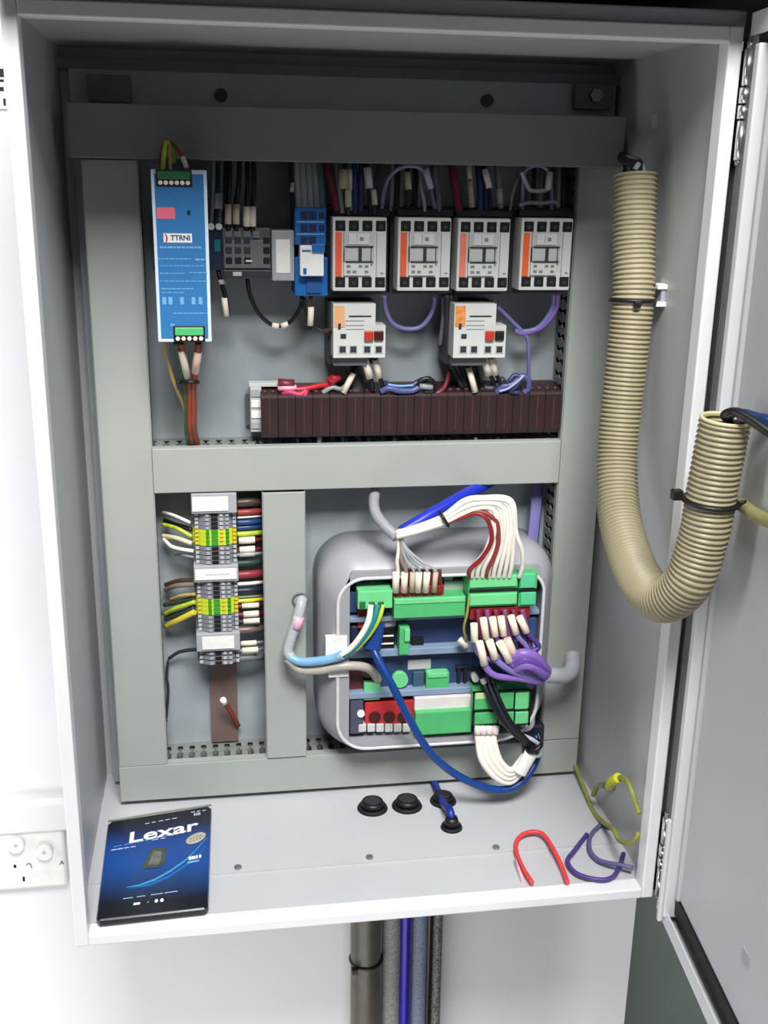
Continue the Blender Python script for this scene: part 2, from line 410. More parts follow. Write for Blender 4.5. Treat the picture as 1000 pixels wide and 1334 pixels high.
rows = [(208,322,262,3.2),(206,337,249,1.4),(254,338,268,3),(208,346,266,1.2),(208,356,240,1.4),(246,355,270,1.4),(208,366,268,1.2),(210,376,252,1.6),(210,381,240,1.2),(226,408,270,1.4),(222,423,228,3)]
for L, yy, R_, h in rows:
    a, z = at(L, yy, YP).x, at(L, yy, YP).z; b = at(R_, yy, YP).x; hh = h*.0003
    x = a
    while x < b:
        w = random.uniform(.002, .006); m.box(x, min(x+w, b), YP-.0011, YP-.0008, z-hh, z+hh); x += w+.0008
for cx in (214, 222, 237, 252, 261):
    q = at(cx, 391, YP); m.box(q.x-.0018, q.x+.0018, YP-.0011, YP-.0008, q.z-.004, q.z+.003)
m.build('printing', PALEBLUE, ps)
q = at(246, 297, YP)

# wires looping out of the top of the power supply
wire('earth_wire', 'yellow and green wire looping above the left of the blue power supply', 'wire', 'power supply inlet wires',
     [(212,222,-.146),(213,205,-.142),(216,186,-.136),(222,192,-.128),(226,212,-.118)], .0022, YG)
wire('wire', 'dark wire with tan end arching above the right of the blue power supply', 'wire', 'power supply inlet wires',
     [(242,222,-.146),(241,212,-.14),(232,195,-.134),(220,184,-.128),(212,190,-.118),(208,212,-.11)], .0018, WBROWN,
     [((238,205,-.1395),(243,219,-.145),.0024,CREAM)])
wire('wire', 'short cream wire between the two loops on top of the blue power supply', 'wire', 'power supply inlet wires',
     [(222,222,-.146),(221,206,-.14),(220,192,-.132),(219,206,-.115)], .0016, TAN)
# wires below the power supply
wire('earth_wire', 'thin yellow wire dropping alone from the lower left corner of the power supply', 'wire', 'power supply outlet wires',
     [(213,444,-.13),(217,462,-.12),(226,497,-.108),(240,532,-.088),(245,560,-.08),(246,578,-.07)], .0018, TAN)
wire('wire', 'rust wire with pale yellow marker, left of the pair under the power supply', 'wire', 'power supply outlet wires',
     [(236,446,-.14),(238,460,-.132),(246,498,-.112),(247,530,-.1),(247,560,-.09),(252,580,-.065)], .0034, RUST, [((236,456,-.1345),(245,494,-.1145),.0038,CREAM)])
wire('wire', 'rust wire with pink marker, right of the pair under the power supply', 'wire', 'power supply outlet wires',
     [(258,446,-.14),(258,460,-.132),(252,498,-.112),(252,530,-.1),(252,558,-.09),(257,580,-.065)], .0036, RUST, [((258,458,-.134),(254,485,-.119),.0042,mat('pink_cream', (240,206,188), .5))])
wire('wire', 'green wire partly hidden behind the tied wires under the power supply', 'wire', 'power supply outlet wires',
     [(229,446,-.138),(235,470,-.12),(240,498,-.106),(243,530,-.096),(243,560,-.085),(246,580,-.066)], .0026, mat('wire_green', (62,108,56), .45))
q = at(248, 498, -.111)
tag(MB().torus(q, (0,.2,1), .0085, .0022, sy=.9).tube([q+Vector((-.009,0,0)), q+Vector((-.014,-.002,.001))], .002).build('cable_tie', BLACK), 'black cable tie around the rust wires below the power supply', 'cable tie', 'black cable ties')

# ------------------------------------------------------------------ grey relay block and neighbours
YG_ = -.095
a, b, c, d = bx(290, 297, 353, 363, YG_)
gb = root('relay_block', ((a+b)/2, YG_, c), 'charcoal grey multi-pole terminal relay block between power supply and blue relay', 'relay')
MB().box(a, b, YG_+.006, YB-.008, c, d, bev=.0012).build('body', MGREY, gb)
MB().box(a+.001, b-.001, YG_, YG_+.006, c+.010, d-.012, bev=.001).build('front_step', MGREY, gb)
MB().box(a, b, YG_-.002, YG_+.004, c, c+.009, bev=.001).build('lower_ledge', DARK, gb)
w = (b-a)
for i in range(4):
    for j in range(3):
        x = a+w*(.06+.19*i); z = c+(d-c)*(.30+.2*j)
        if i == 3: x = a+w*.84
        MB().box(x, x+w*.13, YG_-.0012, YG_, z, z+(d-c)*.13, bev=.0004).build('wire_entry', BLACK if (i == 3 or j == 0) else DARK, gb)
for i in range(4):
    x = a+w*(.06+.19*i); MB().box(x, x+w*.14, YG_+.004, YG_+.0065, d-.010, d-.003).build('top_screw', TGREY, gb)
MB().box(a+w*.47, a+w*.6, YG_-.0018, YG_-.001, c+(d-c)*.34, c+(d-c)*.37).build('white_mark', WHITE, gb)
MB().box(a+w*.2, a+w*.38, YG_-.0024, YG_-.0019, c+.003, c+.007).build('white_mark', LGREY2, gb)
a2, b2, c2, d2 = bx(353, 300, 384, 366, YG_)
eb = root('end_bracket', ((a2+b2)/2, YG_, c2), 'pale grey end cover with blank white label beside the charcoal relay block', 'end bracket')
MB().box(a2+.0005, b2-.0005, YG_, YB-.008, c2, d2, bev=.0015).build('body', PGREY, eb)
MB().box(a2+.005, b2-.005, YG_-.0008, YG_, c2+.008, d2-.009, bev=.0003).build('label_strip', WHITE, eb)
a3, b3, c3, d3 = bx(270, 290, 291, 352, -.085)
nb = root('terminal_module', ((a3+b3)/2, -.085, c3), 'narrow navy black module squeezed between power supply and charcoal relay block', 'terminal module')
MB().box(a3, b3-.0005, -.085, YB-.008, c3, d3, bev=.001).build('body', NAVY, nb)
for px in (275, 285):
    q = at(px, 295, -.085); MB().cyl((q.x,-.085,q.z), (q.x,-.088,q.z), .0034, 12).build('screw', WHITE, nb)
q = at(283, 320, -.085); MB().box(q.x-.003, q.x+.003, -.086, -.085, q.z-.006, q.z+.006).build('print', TEAL, nb)

# black wires with ferrule markers above the relay block
for i, (px, ptop, y0_, y1_, mm) in enumerate(((297,299,266,292,BEIGE),(307.5,312,266,292,BEIGE),(321,322,269,295,CREAM),(329,330,269,295,CREAM))):
    wire('wire', ['black wire with beige marker, first', 'black wire with beige marker, second', 'black wire with cream marker, third', 'black wire with cream marker, fourth'][i]+' from left above charcoal relay block', 'wire', 'black wires above the relay block',
         [(px,300,-.09),(px,268,-.09),((px+ptop)/2+1,240,-.085),(ptop,204,-.07)], .0026, WBLACK, [((px,y1_,-.0925),(px,y0_,-.0925),.0036,mm)])
for i, px in enumerate((276, 282, 287, 292)):
    wire('wire', 'grey wire rising behind the power supply, '+ORD[i]+' from left of four', 'wire', 'grey wires beside the power supply',
         [(px-1,292,-.082),(px+1,255,-.078),(px+2,205,-.066)], .0022, (WGREY, DARK, WGREY, DARK)[i], [((px,272,-.081),(px+.5,252,-.079),.0027,LGREY2)] if i in (1,2) else ())
for i, px in enumerate((390, 398, 406, 414, 422)):
    wire('wire', 'pale grey wire running up from the blue relay, '+ORD[i]+' from left of five', 'wire', 'pale wires above the blue relay',
         [(px-1,276,-.08),(px-3,240,-.074),(px-5,205,-.064)], .0034, (PGW, PGW, PGW, PGW, mat('wire_grey_teal', (120,150,148), .45))[i], flat=.6)
wire('wire', 'thin black wire running up left of the pale wires above the blue relay', 'wire', None, [(384,282,-.085),(380,258,-.08),(378,205,-.068)], .0018, WBLACK, [((380,250,-.081),(381,238,-.08),.0024,PGREY)])
# black loop under the relay block, markers
wire('wire', 'black wire sagging in a loop with white markers under the relay block', 'wire', None,
     [(322,362,-.088),(325,382,-.085),(336,407,-.08),(352,422,-.076),(368,424,-.076),(381,416,-.078),(392,398,-.082),(393,386,-.085)], .0022, WBLACK,
     [((354,424,-.0775),(363,425,-.0775),.0031,CREAM),((366,425,-.0775),(375,422,-.0775),.0031,CREAM)])
wire('wire', 'black wire curving from the blue relay to the left motor relay', 'wire', None,
     [(396,388,-.088),(398,405,-.085),(408,424,-.084),(424,433,-.086),(436,434,-.09)], .002, WBLACK)
wire('wire', 'brown wire curving with a white marker under the blue relay', 'wire', None,
     [(405,386,-.088),(403,402,-.086),(404,418,-.084),(414,431,-.084),(434,428,-.09)], .002, mat('wire_umber', (70,54,46), .45), [((405,400,-.0875),(404,424,-.0865),.0034,CREAM)])
wire('wire', 'short black wire with white marker hanging under the navy module', 'wire', None,
     [(284,352,-.08),(288,368,-.082),(294,388,-.082),(297,412,-.08)], .0024, WBLACK, [((292,388,-.083),(295,412,-.082),.0032,CREAM),((289,364,-.083),(290,370,-.083),.0042,LGREY2)])

# ------------------------------------------------------------------ blue relay base
YR = -.1
a, b, c, d = bx(384, 271, 426, 386, YR)
rb = root('relay_socket', ((a+b)/2, YR, c), 'bright blue relay socket holding a white square relay', 'relay')
zt = at(405, 319, YR).z; zm = at(405, 346, YR).z
MB().box(a, b, YR+.03, YB-.008, c, d, bev=.001).build('body', NAVY, rb)
MB().box(a, b-.001, YR, YR+.03, zt, d, bev=.001).build('upper_terminals', RELAYBLUE, rb)
MB().box(a, b+.001, YR+.004, YR+.03, c, zm+.008, bev=.001).build('lower_terminals', RELAYBLUE, rb)
for j, py in enumerate((281, 297, 313)):
    for i, px in enumerate((396, 407, 419)):
        if i == 2 and j == 2: continue
        q = at(px, py, YR); k_ = .0036 if i < 2 else .0028
        MB().box(q.x-k_, q.x+k_, YR-.0009, YR+.0002, q.z-k_, q.z+k_).build('wire_entry', RELAYDK, rb)
for py in (289, 305):
    q = at(405, py, YR); MB().box(a+.002, b-.003, YR-.0006, YR, q.z-.0007, q.z+.0007).build('ridge', AQUA, rb)
a4, b4, c4, d4 = bx(391, 320, 422, 360, YR-.01)
rl = MB().box(a4, b4, YR-.008, YR+.02, c4, d4, bev=.001).build('relay', WHITE, rb)
MB().box(a4+.012, b4+.001, YR-.0105, YR-.008, d4-.007, d4+.0015, bev=.0005).build('release_tab', RELAYBLUE, rl)
MB().box(a4+.002, a4+.011, YR-.0088, YR-.008, d4-.006, d4-.0045).build('mark', RELAYBLUE, rl)
MB().box(a4+.003, a4+.0065, YR-.0085, YR-.008, c4+.002, c4+.008).build('mark', RELAYBLUE, rl)
MB().box(a+.012, b-.006, YR+.0015, YR+.004, c+.003, c+.018, bev=.0006).build('lower_panel', mat('relay_low_blue', (28,84,140), .5), rb)
MB().box(b+.0005, b+.006, YR+.012, YB-.008, c+.002, zt, bev=.0006).build('side_clip', BLACK, rb)

# ------------------------------------------------------------------ contactors
YC = -.11
def contactor():
    a, b, c, d = .2755, .3310, .6195, .6935
    t = root('contactor', ((a+b)/2, YC, c), '', 'contactor', 'contactors in the top row')
    MB().box(a-.0035, b+.0065, YC+.03, YB-.008, c-.006, d+.010, bev=.001).build('base', DARK, t)
    MB().box(a+.001, b+.006, YC+.017, YC+.03, d+.001, d+.008, bev=.001).build('top_bar', BLACK, t)
    f = MB().box(a, b, YC, YC+.03, c, d, bev=.0012).build('body', LGREY, t)
    W, H = b-a, d-c
    for row, zz in enumerate((d-.0085, c+.009)):
        for i in range(4):
            x = a+W*(.14+.25*i)
            tm = MB().box(x-.0052, x+.0052, YC-.0007, YC+.001, zz-.0052, zz+.0052, bev=.0008)
            tm = tm.build('terminal', HOLE, t)
            MB().cyl((x,YC-.0007,zz-.0006), (x,YC-.0013,zz-.0006), .0022, 10).build('screw', DARK, tm)
    return t, a, b, c, d, W, H
def contactor_face(t, a, b, c, d, W, H):
    MB().box(a+.0026, a+.0092, YC-.0008, YC, c+H*.2, c+H*.80).build('coding_strip', ORANGE, t)
    cx0, cx1 = a+W*.2, a+W*.76
    MB().box(cx0, cx1, YC-.004, YC, c+H*.615, c+H*.815, bev=.0006).build('upper_window', LGREY2, t)
    MB().box(cx0+.003, cx1-.005, YC-.0055, YC-.004, c+H*.64, c+H*.79, bev=.0004).build('window_label', LGREY, t)
    MB().box(cx0, cx1, YC-.003, YC, c+H*.41, c+H*.605, bev=.0006).build('actuator', LGREY2, t)
    MB().box(cx0+W*.27, cx0+W*.33, YC-.0042, YC-.003, c+H*.41, c+H*.605).build('actuator_slot', DARK, t)
    m = MB()
    for z in (.405, .607): m.box(cx0+.002, cx1-.001, YC-.0044, YC-.003, c+H*z-.0005, c+H*z+.0005)
    for x in (.0, .5): m.box(cx0+W*x, cx0+W*x+.0006, YC-.0044, YC, c+H*.41, c+H*.6)
    m.build('seam', INKD, t)
    MB().box(cx0, cx1-.003, YC-.003, YC, c+H*.215, c+H*.4, bev=.0006).build('lower_window', LGREY, t)
    m = MB()
    for i in range(4):
        for j in range(2):
            if (i+j) % 3 != 2: m.box(cx0+.003+i*.0062, cx0+.0068+i*.0062, YC-.0034, YC-.003, c+H*(.25+.075*j), c+H*(.285+.075*j))
    m.build('printing', INK, t)
    m = MB().box(b-.0105, b-.0099, YC-.0004, YC, c+H*.2, c+H*.8).box(b-.0058, b-.0028, YC-.0004, YC, c+H*.235, c+H*.255)
    m.box(cx0+.004, cx0+.0045, YC-.0058, YC-.0055, c+H*.66, c+H*.78).box(cx0+.013, cx0+.0135, YC-.0058, YC-.0055, c+H*.66, c+H*.78).box(cx0+.016, cx0+.02, YC-.0058, YC-.0055, c+H*.69, c+H*.74)
    m.build('printing', INK, t)
ct = contactor(); contactor_face(*ct); proto = ct[0]
clabels = ['light grey contactor with orange stripe, leftmost of four, beside the blue relay',
           'light grey contactor with orange stripe, second of four from the left',
           'light grey contactor with salmon stripe, third of four from the left',
           'light grey contactor with narrow bright orange stripe, rightmost of four']
cxs = [.3031, .3706, .4334, .5010]
cons = [proto]+[copy_tree(proto, (x-cxs[0], 0, dz)) for x, dz in zip(cxs[1:], (.0002, .0, .001))]
for o, l in zip(cons, clabels): o['label'] = l
for o, mm in ((cons[2], mat('salmon_strip', (226,124,104), .5, var=.1)), (cons[3], ORANGE2)):
    for ch in o.children:
        if ch.name.startswith('coding_strip'):
            ch.data = ch.data.copy(); ch.data.materials.clear(); ch.data.materials.append(mm)

# ------------------------------------------------------------------ motor protection relays under the contactors
def motor_relay(L, label, patch, black_btn):
    x0, x1, z0, z1 = bx(L, 396, L+68, 466, YC+.004)
    Y = YC+.004
    t = root('motor_relay', ((x0+x1)/2, Y, z0), label, 'motor relay', 'motor protection relays under the contactors')
    zs = at(L+30, 424, Y).z; xs = at(L+55, 410, Y).x
    MB().prism([(x0,z0),(x1,z0),(x1,zs),(xs,zs),(xs,z1),(x0,z1)], 'y', Y, Y+.026).build('body', LGREY, t)
    MB().box(x0-.003, x1-.008, Y+.026, YB-.008, z0-.011, z1, bev=.001).build('base', DARK, t)
    MB().box(x0+.001, x1-.018, Y+.008, Y+.026, z0-.010, z0-.0005, bev=.001).build('lower_terminals', MGREY, t)
    MB().box(x0+.001, x0+.012, Y-.0006, Y, z1-.024, z1-.002).build('colour_patch', patch, t)
    q = at(L+36, 412, Y); MB().box(q.x-.013, q.x+.011, Y-.0005, Y, q.z-.0007, q.z+.0007).build('print_line', INKD, t)
    m = MB()
    for py in (418, 424, 429): q = at(L+28, py, Y); m.box(q.x-.010, q.x+.010, Y-.0004, Y, q.z-.0003, q.z+.0003)
    m.build('print_line', INK, t)
    q = at(L+46, 437, Y); MB().box(q.x-.0048, q.x+.0048, Y-.004, Y, q.z-.0052, q.z+.0052, bev=.001).build('red_button', mat('button_red', (186,52,34), .4), t)
    q = at(L+59, 437, Y); MB().box(q.x-.005, q.x+.005, Y-.003, Y, q.z-.0052, q.z+.0052, bev=.001).build('reset_button', black_btn, t)
    q = at(L+13, 438, Y); MB().box(q.x-.003, q.x+.003, Y-.0008, Y, q.z-.0025, q.z+.0025, bev=.0005).build('adjuster', DARK, t)
    q = at(L+8, 425, Y); MB().box(q.x-.0015, q.x+.0015, Y-.0008, Y, q.z-.003, q.z+.003).build('adjuster', DARK, t)
    for px in (12, 26, 44, 59):
        q = at(L+px, 455, Y); tm = MB().box(q.x-.0046, q.x+.0046, Y-.0007, Y, q.z-.0046, q.z+.0046, bev=.0008).build('terminal', LGREY2, t)
        MB().box(q.x-.0032, q.x+.0032, Y-.0012, Y-.0006, q.z-.0032, q.z+.0032).build('screw', DARK, tm)
    return t
motor_relay(434, 'stepped light grey motor relay with red button under the left pair of contactors', PEACH, mat('button_maroon', (70,16,18), .4))
motor_relay(591, 'stepped light grey motor relay with red and black buttons under the right pair', mat('amber_patch', (220,142,72), .5, var=.3, scale=180), BLACK)
# dark wiring channel between contactors
xx = at(591, 350, -.07).x
tag(MB().box(xx-.002, xx+.003, -.082, -.043, .56, .70, bev=.001).build('divider', BLACK), 'narrow black upright strip between the second and third contactors', 'divider')

# wires above contactors
def topw(label, pts, r, m, sl=(), flat=1.): return wire('wire', label, 'wire', 'wires above the contactors', pts, r, m, sl, flat=flat)
topw('red wire leaning down to the far left of the first contactor', [(438,276,-.092),(434,250,-.088),(427,225,-.08),(426,204,-.07)], .0034, MAROON)
topw('grey wire beside the red wire above the first contactor', [(446,278,-.092),(442,250,-.086),(436,204,-.068)], .003, WGREY)
topw('brown wire with beige markers, above the first contactor', [(453,280,-.094),(452,262,-.092),(449,235,-.086),(449,204,-.07)], .0022, mat('wire_umber', (70,54,46), .45), [((447.5,247,-.0895),(447,222,-.0835),.0048,BEIGE),((453.5,270,-.094),(453,248,-.091),.0034,CREAM)])
topw('wire with narrow cream marker, above the first contactor, left of the blue wires', [(457,275,-.092),(456,240,-.086),(456,204,-.07)], .0018, WGREY, [((456,248,-.0885),(455.5,221,-.0835),.0023,CREAM)])
topw('dark blue wire, left of two above the first contactor', [(462,278,-.092),(462,240,-.086),(460,204,-.07)], .0034, WBLUE)
topw('dark blue wire, right of two above the first contactor', [(469,278,-.092),(470,240,-.086),(471,204,-.07)], .0034, NAVYW)
topw('dark wire with broad white marker, above the right of the first contactor', [(481,278,-.092),(482,258,-.09),(478,232,-.084),(477,204,-.07)], .0024, WBLACK, [((481,246,-.089),(478,219,-.083),.0042,mat('grey_white_marker', (216,214,220), .5))])
topw('dark wire with lower white marker, near the right of the first contactor', [(488,280,-.093),(487,255,-.088),(492,225,-.08),(494,204,-.07)], .0022, NAVYW, [((488,267,-.0925),(486,248,-.0885),.0032,CREAM)])
topw('lavender wire arching from first to second contactor', [(497,276,-.09),(499,255,-.09),(506,232,-.09),(520,219,-.09),(535,216,-.09),(549,220,-.09),(558,234,-.09),(562,252,-.09),(566,272,-.09)], .0022, mat('wire_grey_lavender', (126,126,158), .45), [((554,220,-.092),(561,246,-.092),.0036,mat('lilac_marker', (176,178,204), .5))])
topw('dark wire with yellowish marker at the centre above the second contactor', [(531,272,-.088),(531,250,-.086),(531,225,-.08),(532,204,-.07)], .0022, DARK, [((532,247,-.0875),(530,225,-.083),.0034,mat('yellow_marker', (202,198,150), .5))])
for i, px in enumerate((510, 517, 523, 540, 546)):
    topw('grey wire inside the lavender arch above the second contactor, '+ORD[i]+' from left', [(px-1,275,-.078),(px,245,-.074),(px+1,205,-.064)], .0024, (WGREY, DARK, WGREY, DARK, WGREY)[i])
topw('pale grey wire bent to the right over the second contactor', [(553,276,-.092),(552,262,-.09),(548,242,-.084),(546,204,-.07)], .002, PGW)
topw('wide grey wire above the right of the second contactor', [(571,276,-.09),(570,255,-.086),(566,230,-.08),(566,204,-.07)], .0036, mat('wire_slate', (112,116,128), .45))
topw('red wire dropping onto the left of the third contactor', [(598,276,-.092),(594,250,-.088),(590,225,-.08),(588,204,-.07)], .0042, MAROON, flat=.6)
topw('wire with long beige marker, above the left of the third contactor', [(615,278,-.092),(614,250,-.088),(611,225,-.08),(609,204,-.07)], .002, DARK, [((614.5,270,-.0935),(612,236,-.0875),.003,mat('mottled_marker', (190,182,156), .55, var=.3, scale=300)),((612,234,-.087),(610,212,-.082),.0028,mat('mottled_marker', (190,182,156), .55))])
topw('dark blue wire, left of two above the third contactor', [(625,276,-.092),(625,245,-.086),(621,204,-.07)], .0036, WBLUE)
topw('dark blue wire, right of two above the third contactor', [(633,276,-.09),(632,245,-.084),(629,204,-.068)], .003, NAVYW)
topw('dark wire with bright white marker, above the middle of the third contactor', [(638,270,-.091),(637,250,-.088),(632,225,-.082),(629,204,-.07)], .0022, WBLACK, [((637,245,-.09),(631,221,-.084),.0034,WHITE)])
topw('grey wire above the right of the third contactor', [(652,272,-.088),(650,250,-.084),(646,204,-.068)], .0028, WGREY, [((651,266,-.0885),(650,246,-.085),.0034,LGREY2)])
topw('dark wire left of the pale loop above the fourth contactor', [(664,275,-.086),(668,250,-.084),(676,228,-.078),(682,204,-.068)], .0016, WGREY)
topw('lavender wire arching over the fourth contactor', [(680,276,-.09),(681,240,-.09),(684,222,-.09),(695,216,-.09),(708,217,-.09),(716,228,-.09),(718,246,-.09),(718,276,-.09)], .0022, mat('wire_grey_lavender', (126,126,158), .45))
topw('pale grey wire looping inside the arch over the fourth contactor', [(679,224,-.092),(684,236,-.092),(690,247,-.092),(702,249,-.092),(714,245,-.092),(716,230,-.092)], .0022, mat('wire_silver', (178,178,182), .4), [((713.5,247,-.0935),(716,224,-.0935),.0034,LGREY2)])
topw('grey wire lying along the top of the fourth contactor', [(676,267,-.094),(690,264,-.094),(705,265,-.094),(722,263,-.094),(728,269,-.094)], .002, WGREY)
for i, px in enumerate((694, 703, 726, 733)):
    topw('dark grey wire behind the arch over the fourth contactor, '+ORD[i]+' from left', [(px,275,-.076),(px+1,245,-.072),(px+2,205,-.062)], .0026, (DARK, WGREY, WGREY, DARK)[i])

# lavender loops below the contactors
wire('wire', 'lavender wire hanging in a U loop between the two motor relays', 'wire', 'lavender wires below the contactors',
     [(500,386,-.085),(502,402,-.08),(510,420,-.076),(526,428,-.074),(545,427,-.074),(558,415,-.076),(565,398,-.08),(566,386,-.085)], .0026, LAV)
wire('wire', 'lavender wire running from the right motor relay down to a junction', 'wire', 'lavender wires below the contactors',
     [(648,400,-.085),(658,410,-.08),(670,422,-.076),(682,434,-.074),(688,448,-.072),(688,500,-.066)], .0024, LAV)
for i in range(2):
    wire('wire', ['lavender wire curving up to the fourth contactor, outer of the pair', 'lavender wire curving up to the fourth contactor, inner of the pair'][i], 'wire', 'lavender wires below the contactors',
         [(727-5*i,382,-.088),(725-5*i,398,-.082),(716-4*i,415,-.078),(702-3*i,428,-.075),(682,434-i*2,-.074),(670,431-i,-.073)], .003, (PURPLE, LAV)[i])
wire('wire', 'grey upright cable between the second contactor and the black strip', 'wire', None, [(578,384,-.07),(577,420,-.068),(573,450,-.06)], .003, mat('wire_slate', (112,116,128), .45))
for i, L in enumerate((582, 588)):
    wire('wire', ['dark wire left of the right motor relay, farther from it', 'dark wire left of the right motor relay, nearer to it'][i], 'wire', 'dark wires beside the right motor relay',
         [(L,384,-.08),(L,420,-.078),(L-1,455,-.074),(L+8,480,-.07),(L+20,505,-.07)], .003, DARK)

# ------------------------------------------------------------------ brown terminal row
NB = 18; bx0, bx1 = .2006, .5375; bp_ = (bx1-bx0)/NB
zb0, zb1 = .4585, .5058; YT = -.0845
def brown_block(i):
    x0, x1 = bx0+.0003, bx0+bp_-.0003
    t = root('terminal_block', ((x0+x1)/2, YT, zb0), '', 'terminal block', 'brown terminal blocks in a row')
    MB().prism([(YB-.008,zb0+.003),(YT+.004,zb0),(YT,zb0+.004),(YT,zb1-.003),(YT+.003,zb1),(YB-.016,zb1+.006),(YB-.008,zb1+.006)], 'x', x0, x1).build('body', BROWN, t)
    MB().box((x0+x1)/2-.0007, (x0+x1)/2+.0007, YT-.0006, YT+.0005, zb0+.006, zb1-.004).build('ridge', BROWNT, t)
    for k_ in (-.0045, .0045):
        MB().cyl(((x0+x1)/2+k_, YT+.012, zb1), ((x0+x1)/2+k_, YT+.012, zb1+.0035), .0028, 10).build('clamp_screw', BROWNT, t)
    return t
b0 = brown_block(0)
for i in range(NB):
    o = b0 if i == 0 else copy_tree(b0, (bp_*i, 0, 0))
    o['label'] = ORD[i]+' dark brown terminal block from the left end of the row' if i < 9 else ORD[NB-1-i]+' dark brown terminal block from the right end of the row'
a, b, c, d = bx(326, 505, 341, 563, -.07)
e = root('end_stop', ((a+b)/2, -.07, c), 'whitish ribbed end stop at the left end of the brown terminal row', 'end stop')
MB().box(a, b, -.07, YB-.004, c, d, bev=.001).build('body', LGREY2, e)
for i in range(4): MB().box(a+.001, b-.0005, -.0715, -.07, c+.004+(d-c)*.24*i, c+.012+(d-c)*.24*i, bev=.0005).build('rib', WHITE if i in (1, 2) else PGREY, e)
MB().box(a-.001, b+.032, -.066, -.05, d, d+.004, bev=.0005).build('top_tab', LGREY, e)

def tw(label, pts, r, m, sl=(), sn='marker_sleeve', flat=1.): return wire('wire', label, 'wire', 'wires above the brown terminals', pts, r, m, sl, sname=sn, flat=flat)
tw('red wire running left along the top of the brown terminals', [(442,490,-.075),(430,500,-.075),(415,503,-.072),(395,507,-.07),(372,508,-.07),(362,506,-.065)], .0034, RED, [((442,489,-.077),(428,497,-.077),.0048,RED),((362,500,-.071),(383,501,-.071),.0058,MAROON),((362,506,-.0745),(386,505,-.0745),.0032,mat('pink_band', (232,180,196), .5))])
tw('rose wire curling over the left end of the brown terminals', [(366,516,-.074),(376,511,-.079),(390,514,-.08),(398,510,-.079),(396,517,-.08)], .003, ROSE)
tw('grey wire behind the slanted marker over the left brown terminals', [(420,512,-.076),(432,505,-.076),(444,507,-.074),(452,500,-.066)], .0028, WGREY)
tw('dark wire with slanted white marker under the left motor relay', [(444,518,-.08),(450,508,-.079),(460,486,-.078),(466,470,-.07)], .0024, WBLACK, [((447,512,-.0812),(460,486,-.0802),.0034,CREAM)])
tw('dark wire with white marker, left of the pair under the left motor relay', [(475,467,-.092),(480,484,-.09),(484,498,-.082),(486,512,-.078)], .0024, WBLACK, [((475,469,-.0925),(482,492,-.0885),.0042,CREAM)])
tw('dark wire with white marker, right of the pair under the left motor relay', [(489,467,-.092),(492,484,-.09),(497,498,-.082),(500,512,-.078)], .0024, WBLACK, [((489,469,-.0925),(494,492,-.0885),.0036,CREAM)])
tw('black wire bundle falling from the left motor relay to the terminals', [(455,470,-.072),(462,488,-.07),(466,504,-.07),(464,515,-.072)], .0085, DARK, flat=.5)
tw('blue violet wire lying on the brown terminals, upper of two, in the middle', [(500,498,-.08),(505,502,-.08),(520,505,-.08),(535,503,-.08),(548,496,-.078),(560,494,-.074)], .0034, NAVYW)
tw('blue violet wire lying on the brown terminals, lower of two, in the middle', [(496,510,-.082),(506,506,-.084),(520,509,-.084),(536,509,-.083),(545,505,-.082)], .0034, mat('wire_indigo', (82,86,138), .4))
tw('pale strip wire across the middle of the brown terminals', [(505,501,-.083),(520,503,-.084),(538,502,-.083)], .0014, PALEBLUE)
tw('black looped wire with grey marker on the middle brown terminals', [(541,510,-.08),(545,499,-.081),(556,493,-.081),(565,499,-.081),(564,510,-.08),(552,511,-.08)], .0026, WBLACK, [((546,503,-.083),(563,505,-.083),.003,WGREY)])
tw('pink wire rising to a point behind the brown terminals', [(562,514,-.078),(572,511,-.079),(580,502,-.074),(586,482,-.064)], .0026, MAROON)
tw('black wire bundle falling from the right motor relay to the terminals', [(612,470,-.074),(616,488,-.07),(617,504,-.07),(616,515,-.072)], .0085, WBLACK, flat=.5)
tw('dark wire with long slanted white marker under the right motor relay', [(607,470,-.08),(611,484,-.081),(618,508,-.082),(620,516,-.08)], .0024, WBLACK, [((610,479,-.0822),(619,511,-.0842),.0035,CREAM)])
tw('dark wire with white marker, left of the pair under the right motor relay', [(630,465,-.092),(636,482,-.09),(642,496,-.082),(648,512,-.076)], .0024, WBLACK, [((630,467,-.0925),(637,488,-.0885),.0042,CREAM)])
tw('dark wire with white marker, right of the pair under the right motor relay', [(641,465,-.092),(644,482,-.09),(650,496,-.082),(654,512,-.076)], .0024, WBLACK, [((641,467,-.0925),(645,488,-.0885),.0038,CREAM)])
tw('slate wire sagging between the right motor relay and the blue curl', [(630,505,-.076),(640,506,-.077),(650,498,-.078),(656,494,-.076)], .004, mat('wire_dark_slate', (60,62,78), .45))
tw('blue violet wire curling on the right brown terminals, outer loop', [(646,512,-.081),(655,504,-.083),(668,500,-.084),(678,490,-.083),(687,494,-.083),(688,506,-.083),(682,512,-.082)], .0034, mat('wire_indigo', (82,86,138), .4))
tw('navy wire curling on the right brown terminals, inner loop', [(652,511,-.081),(662,498,-.084),(670,489,-.083),(677,494,-.085),(672,504,-.086),(664,510,-.084),(676,512,-.084)], .0028, NAVYW)
tw('pale lavender wire crossing the blue curl on the right terminals', [(650,510,-.086),(662,506,-.0875),(674,497,-.088),(682,489,-.087)], .0014, mat('pale_lavender', (172,170,222), .4))
for i in range(12):
    px = 352+i*33+random.uniform(-5, 5); jj = random.uniform(-5, 5)
    wire('wire', 'short dark or grey wire under the brown terminals, '+(ORD[i]+' from the left' if i < 6 else ORD[11-i]+' from the right'), 'wire', 'short wires under the brown terminals',
         [(px,569,-.07),(px+jj*.4,577,-.07),(px+jj,592,-.064)], random.uniform(.0018, .003), (WBLACK, WBLACK, WGREY, NAVYW, WBLACK, DARK)[i % 6])
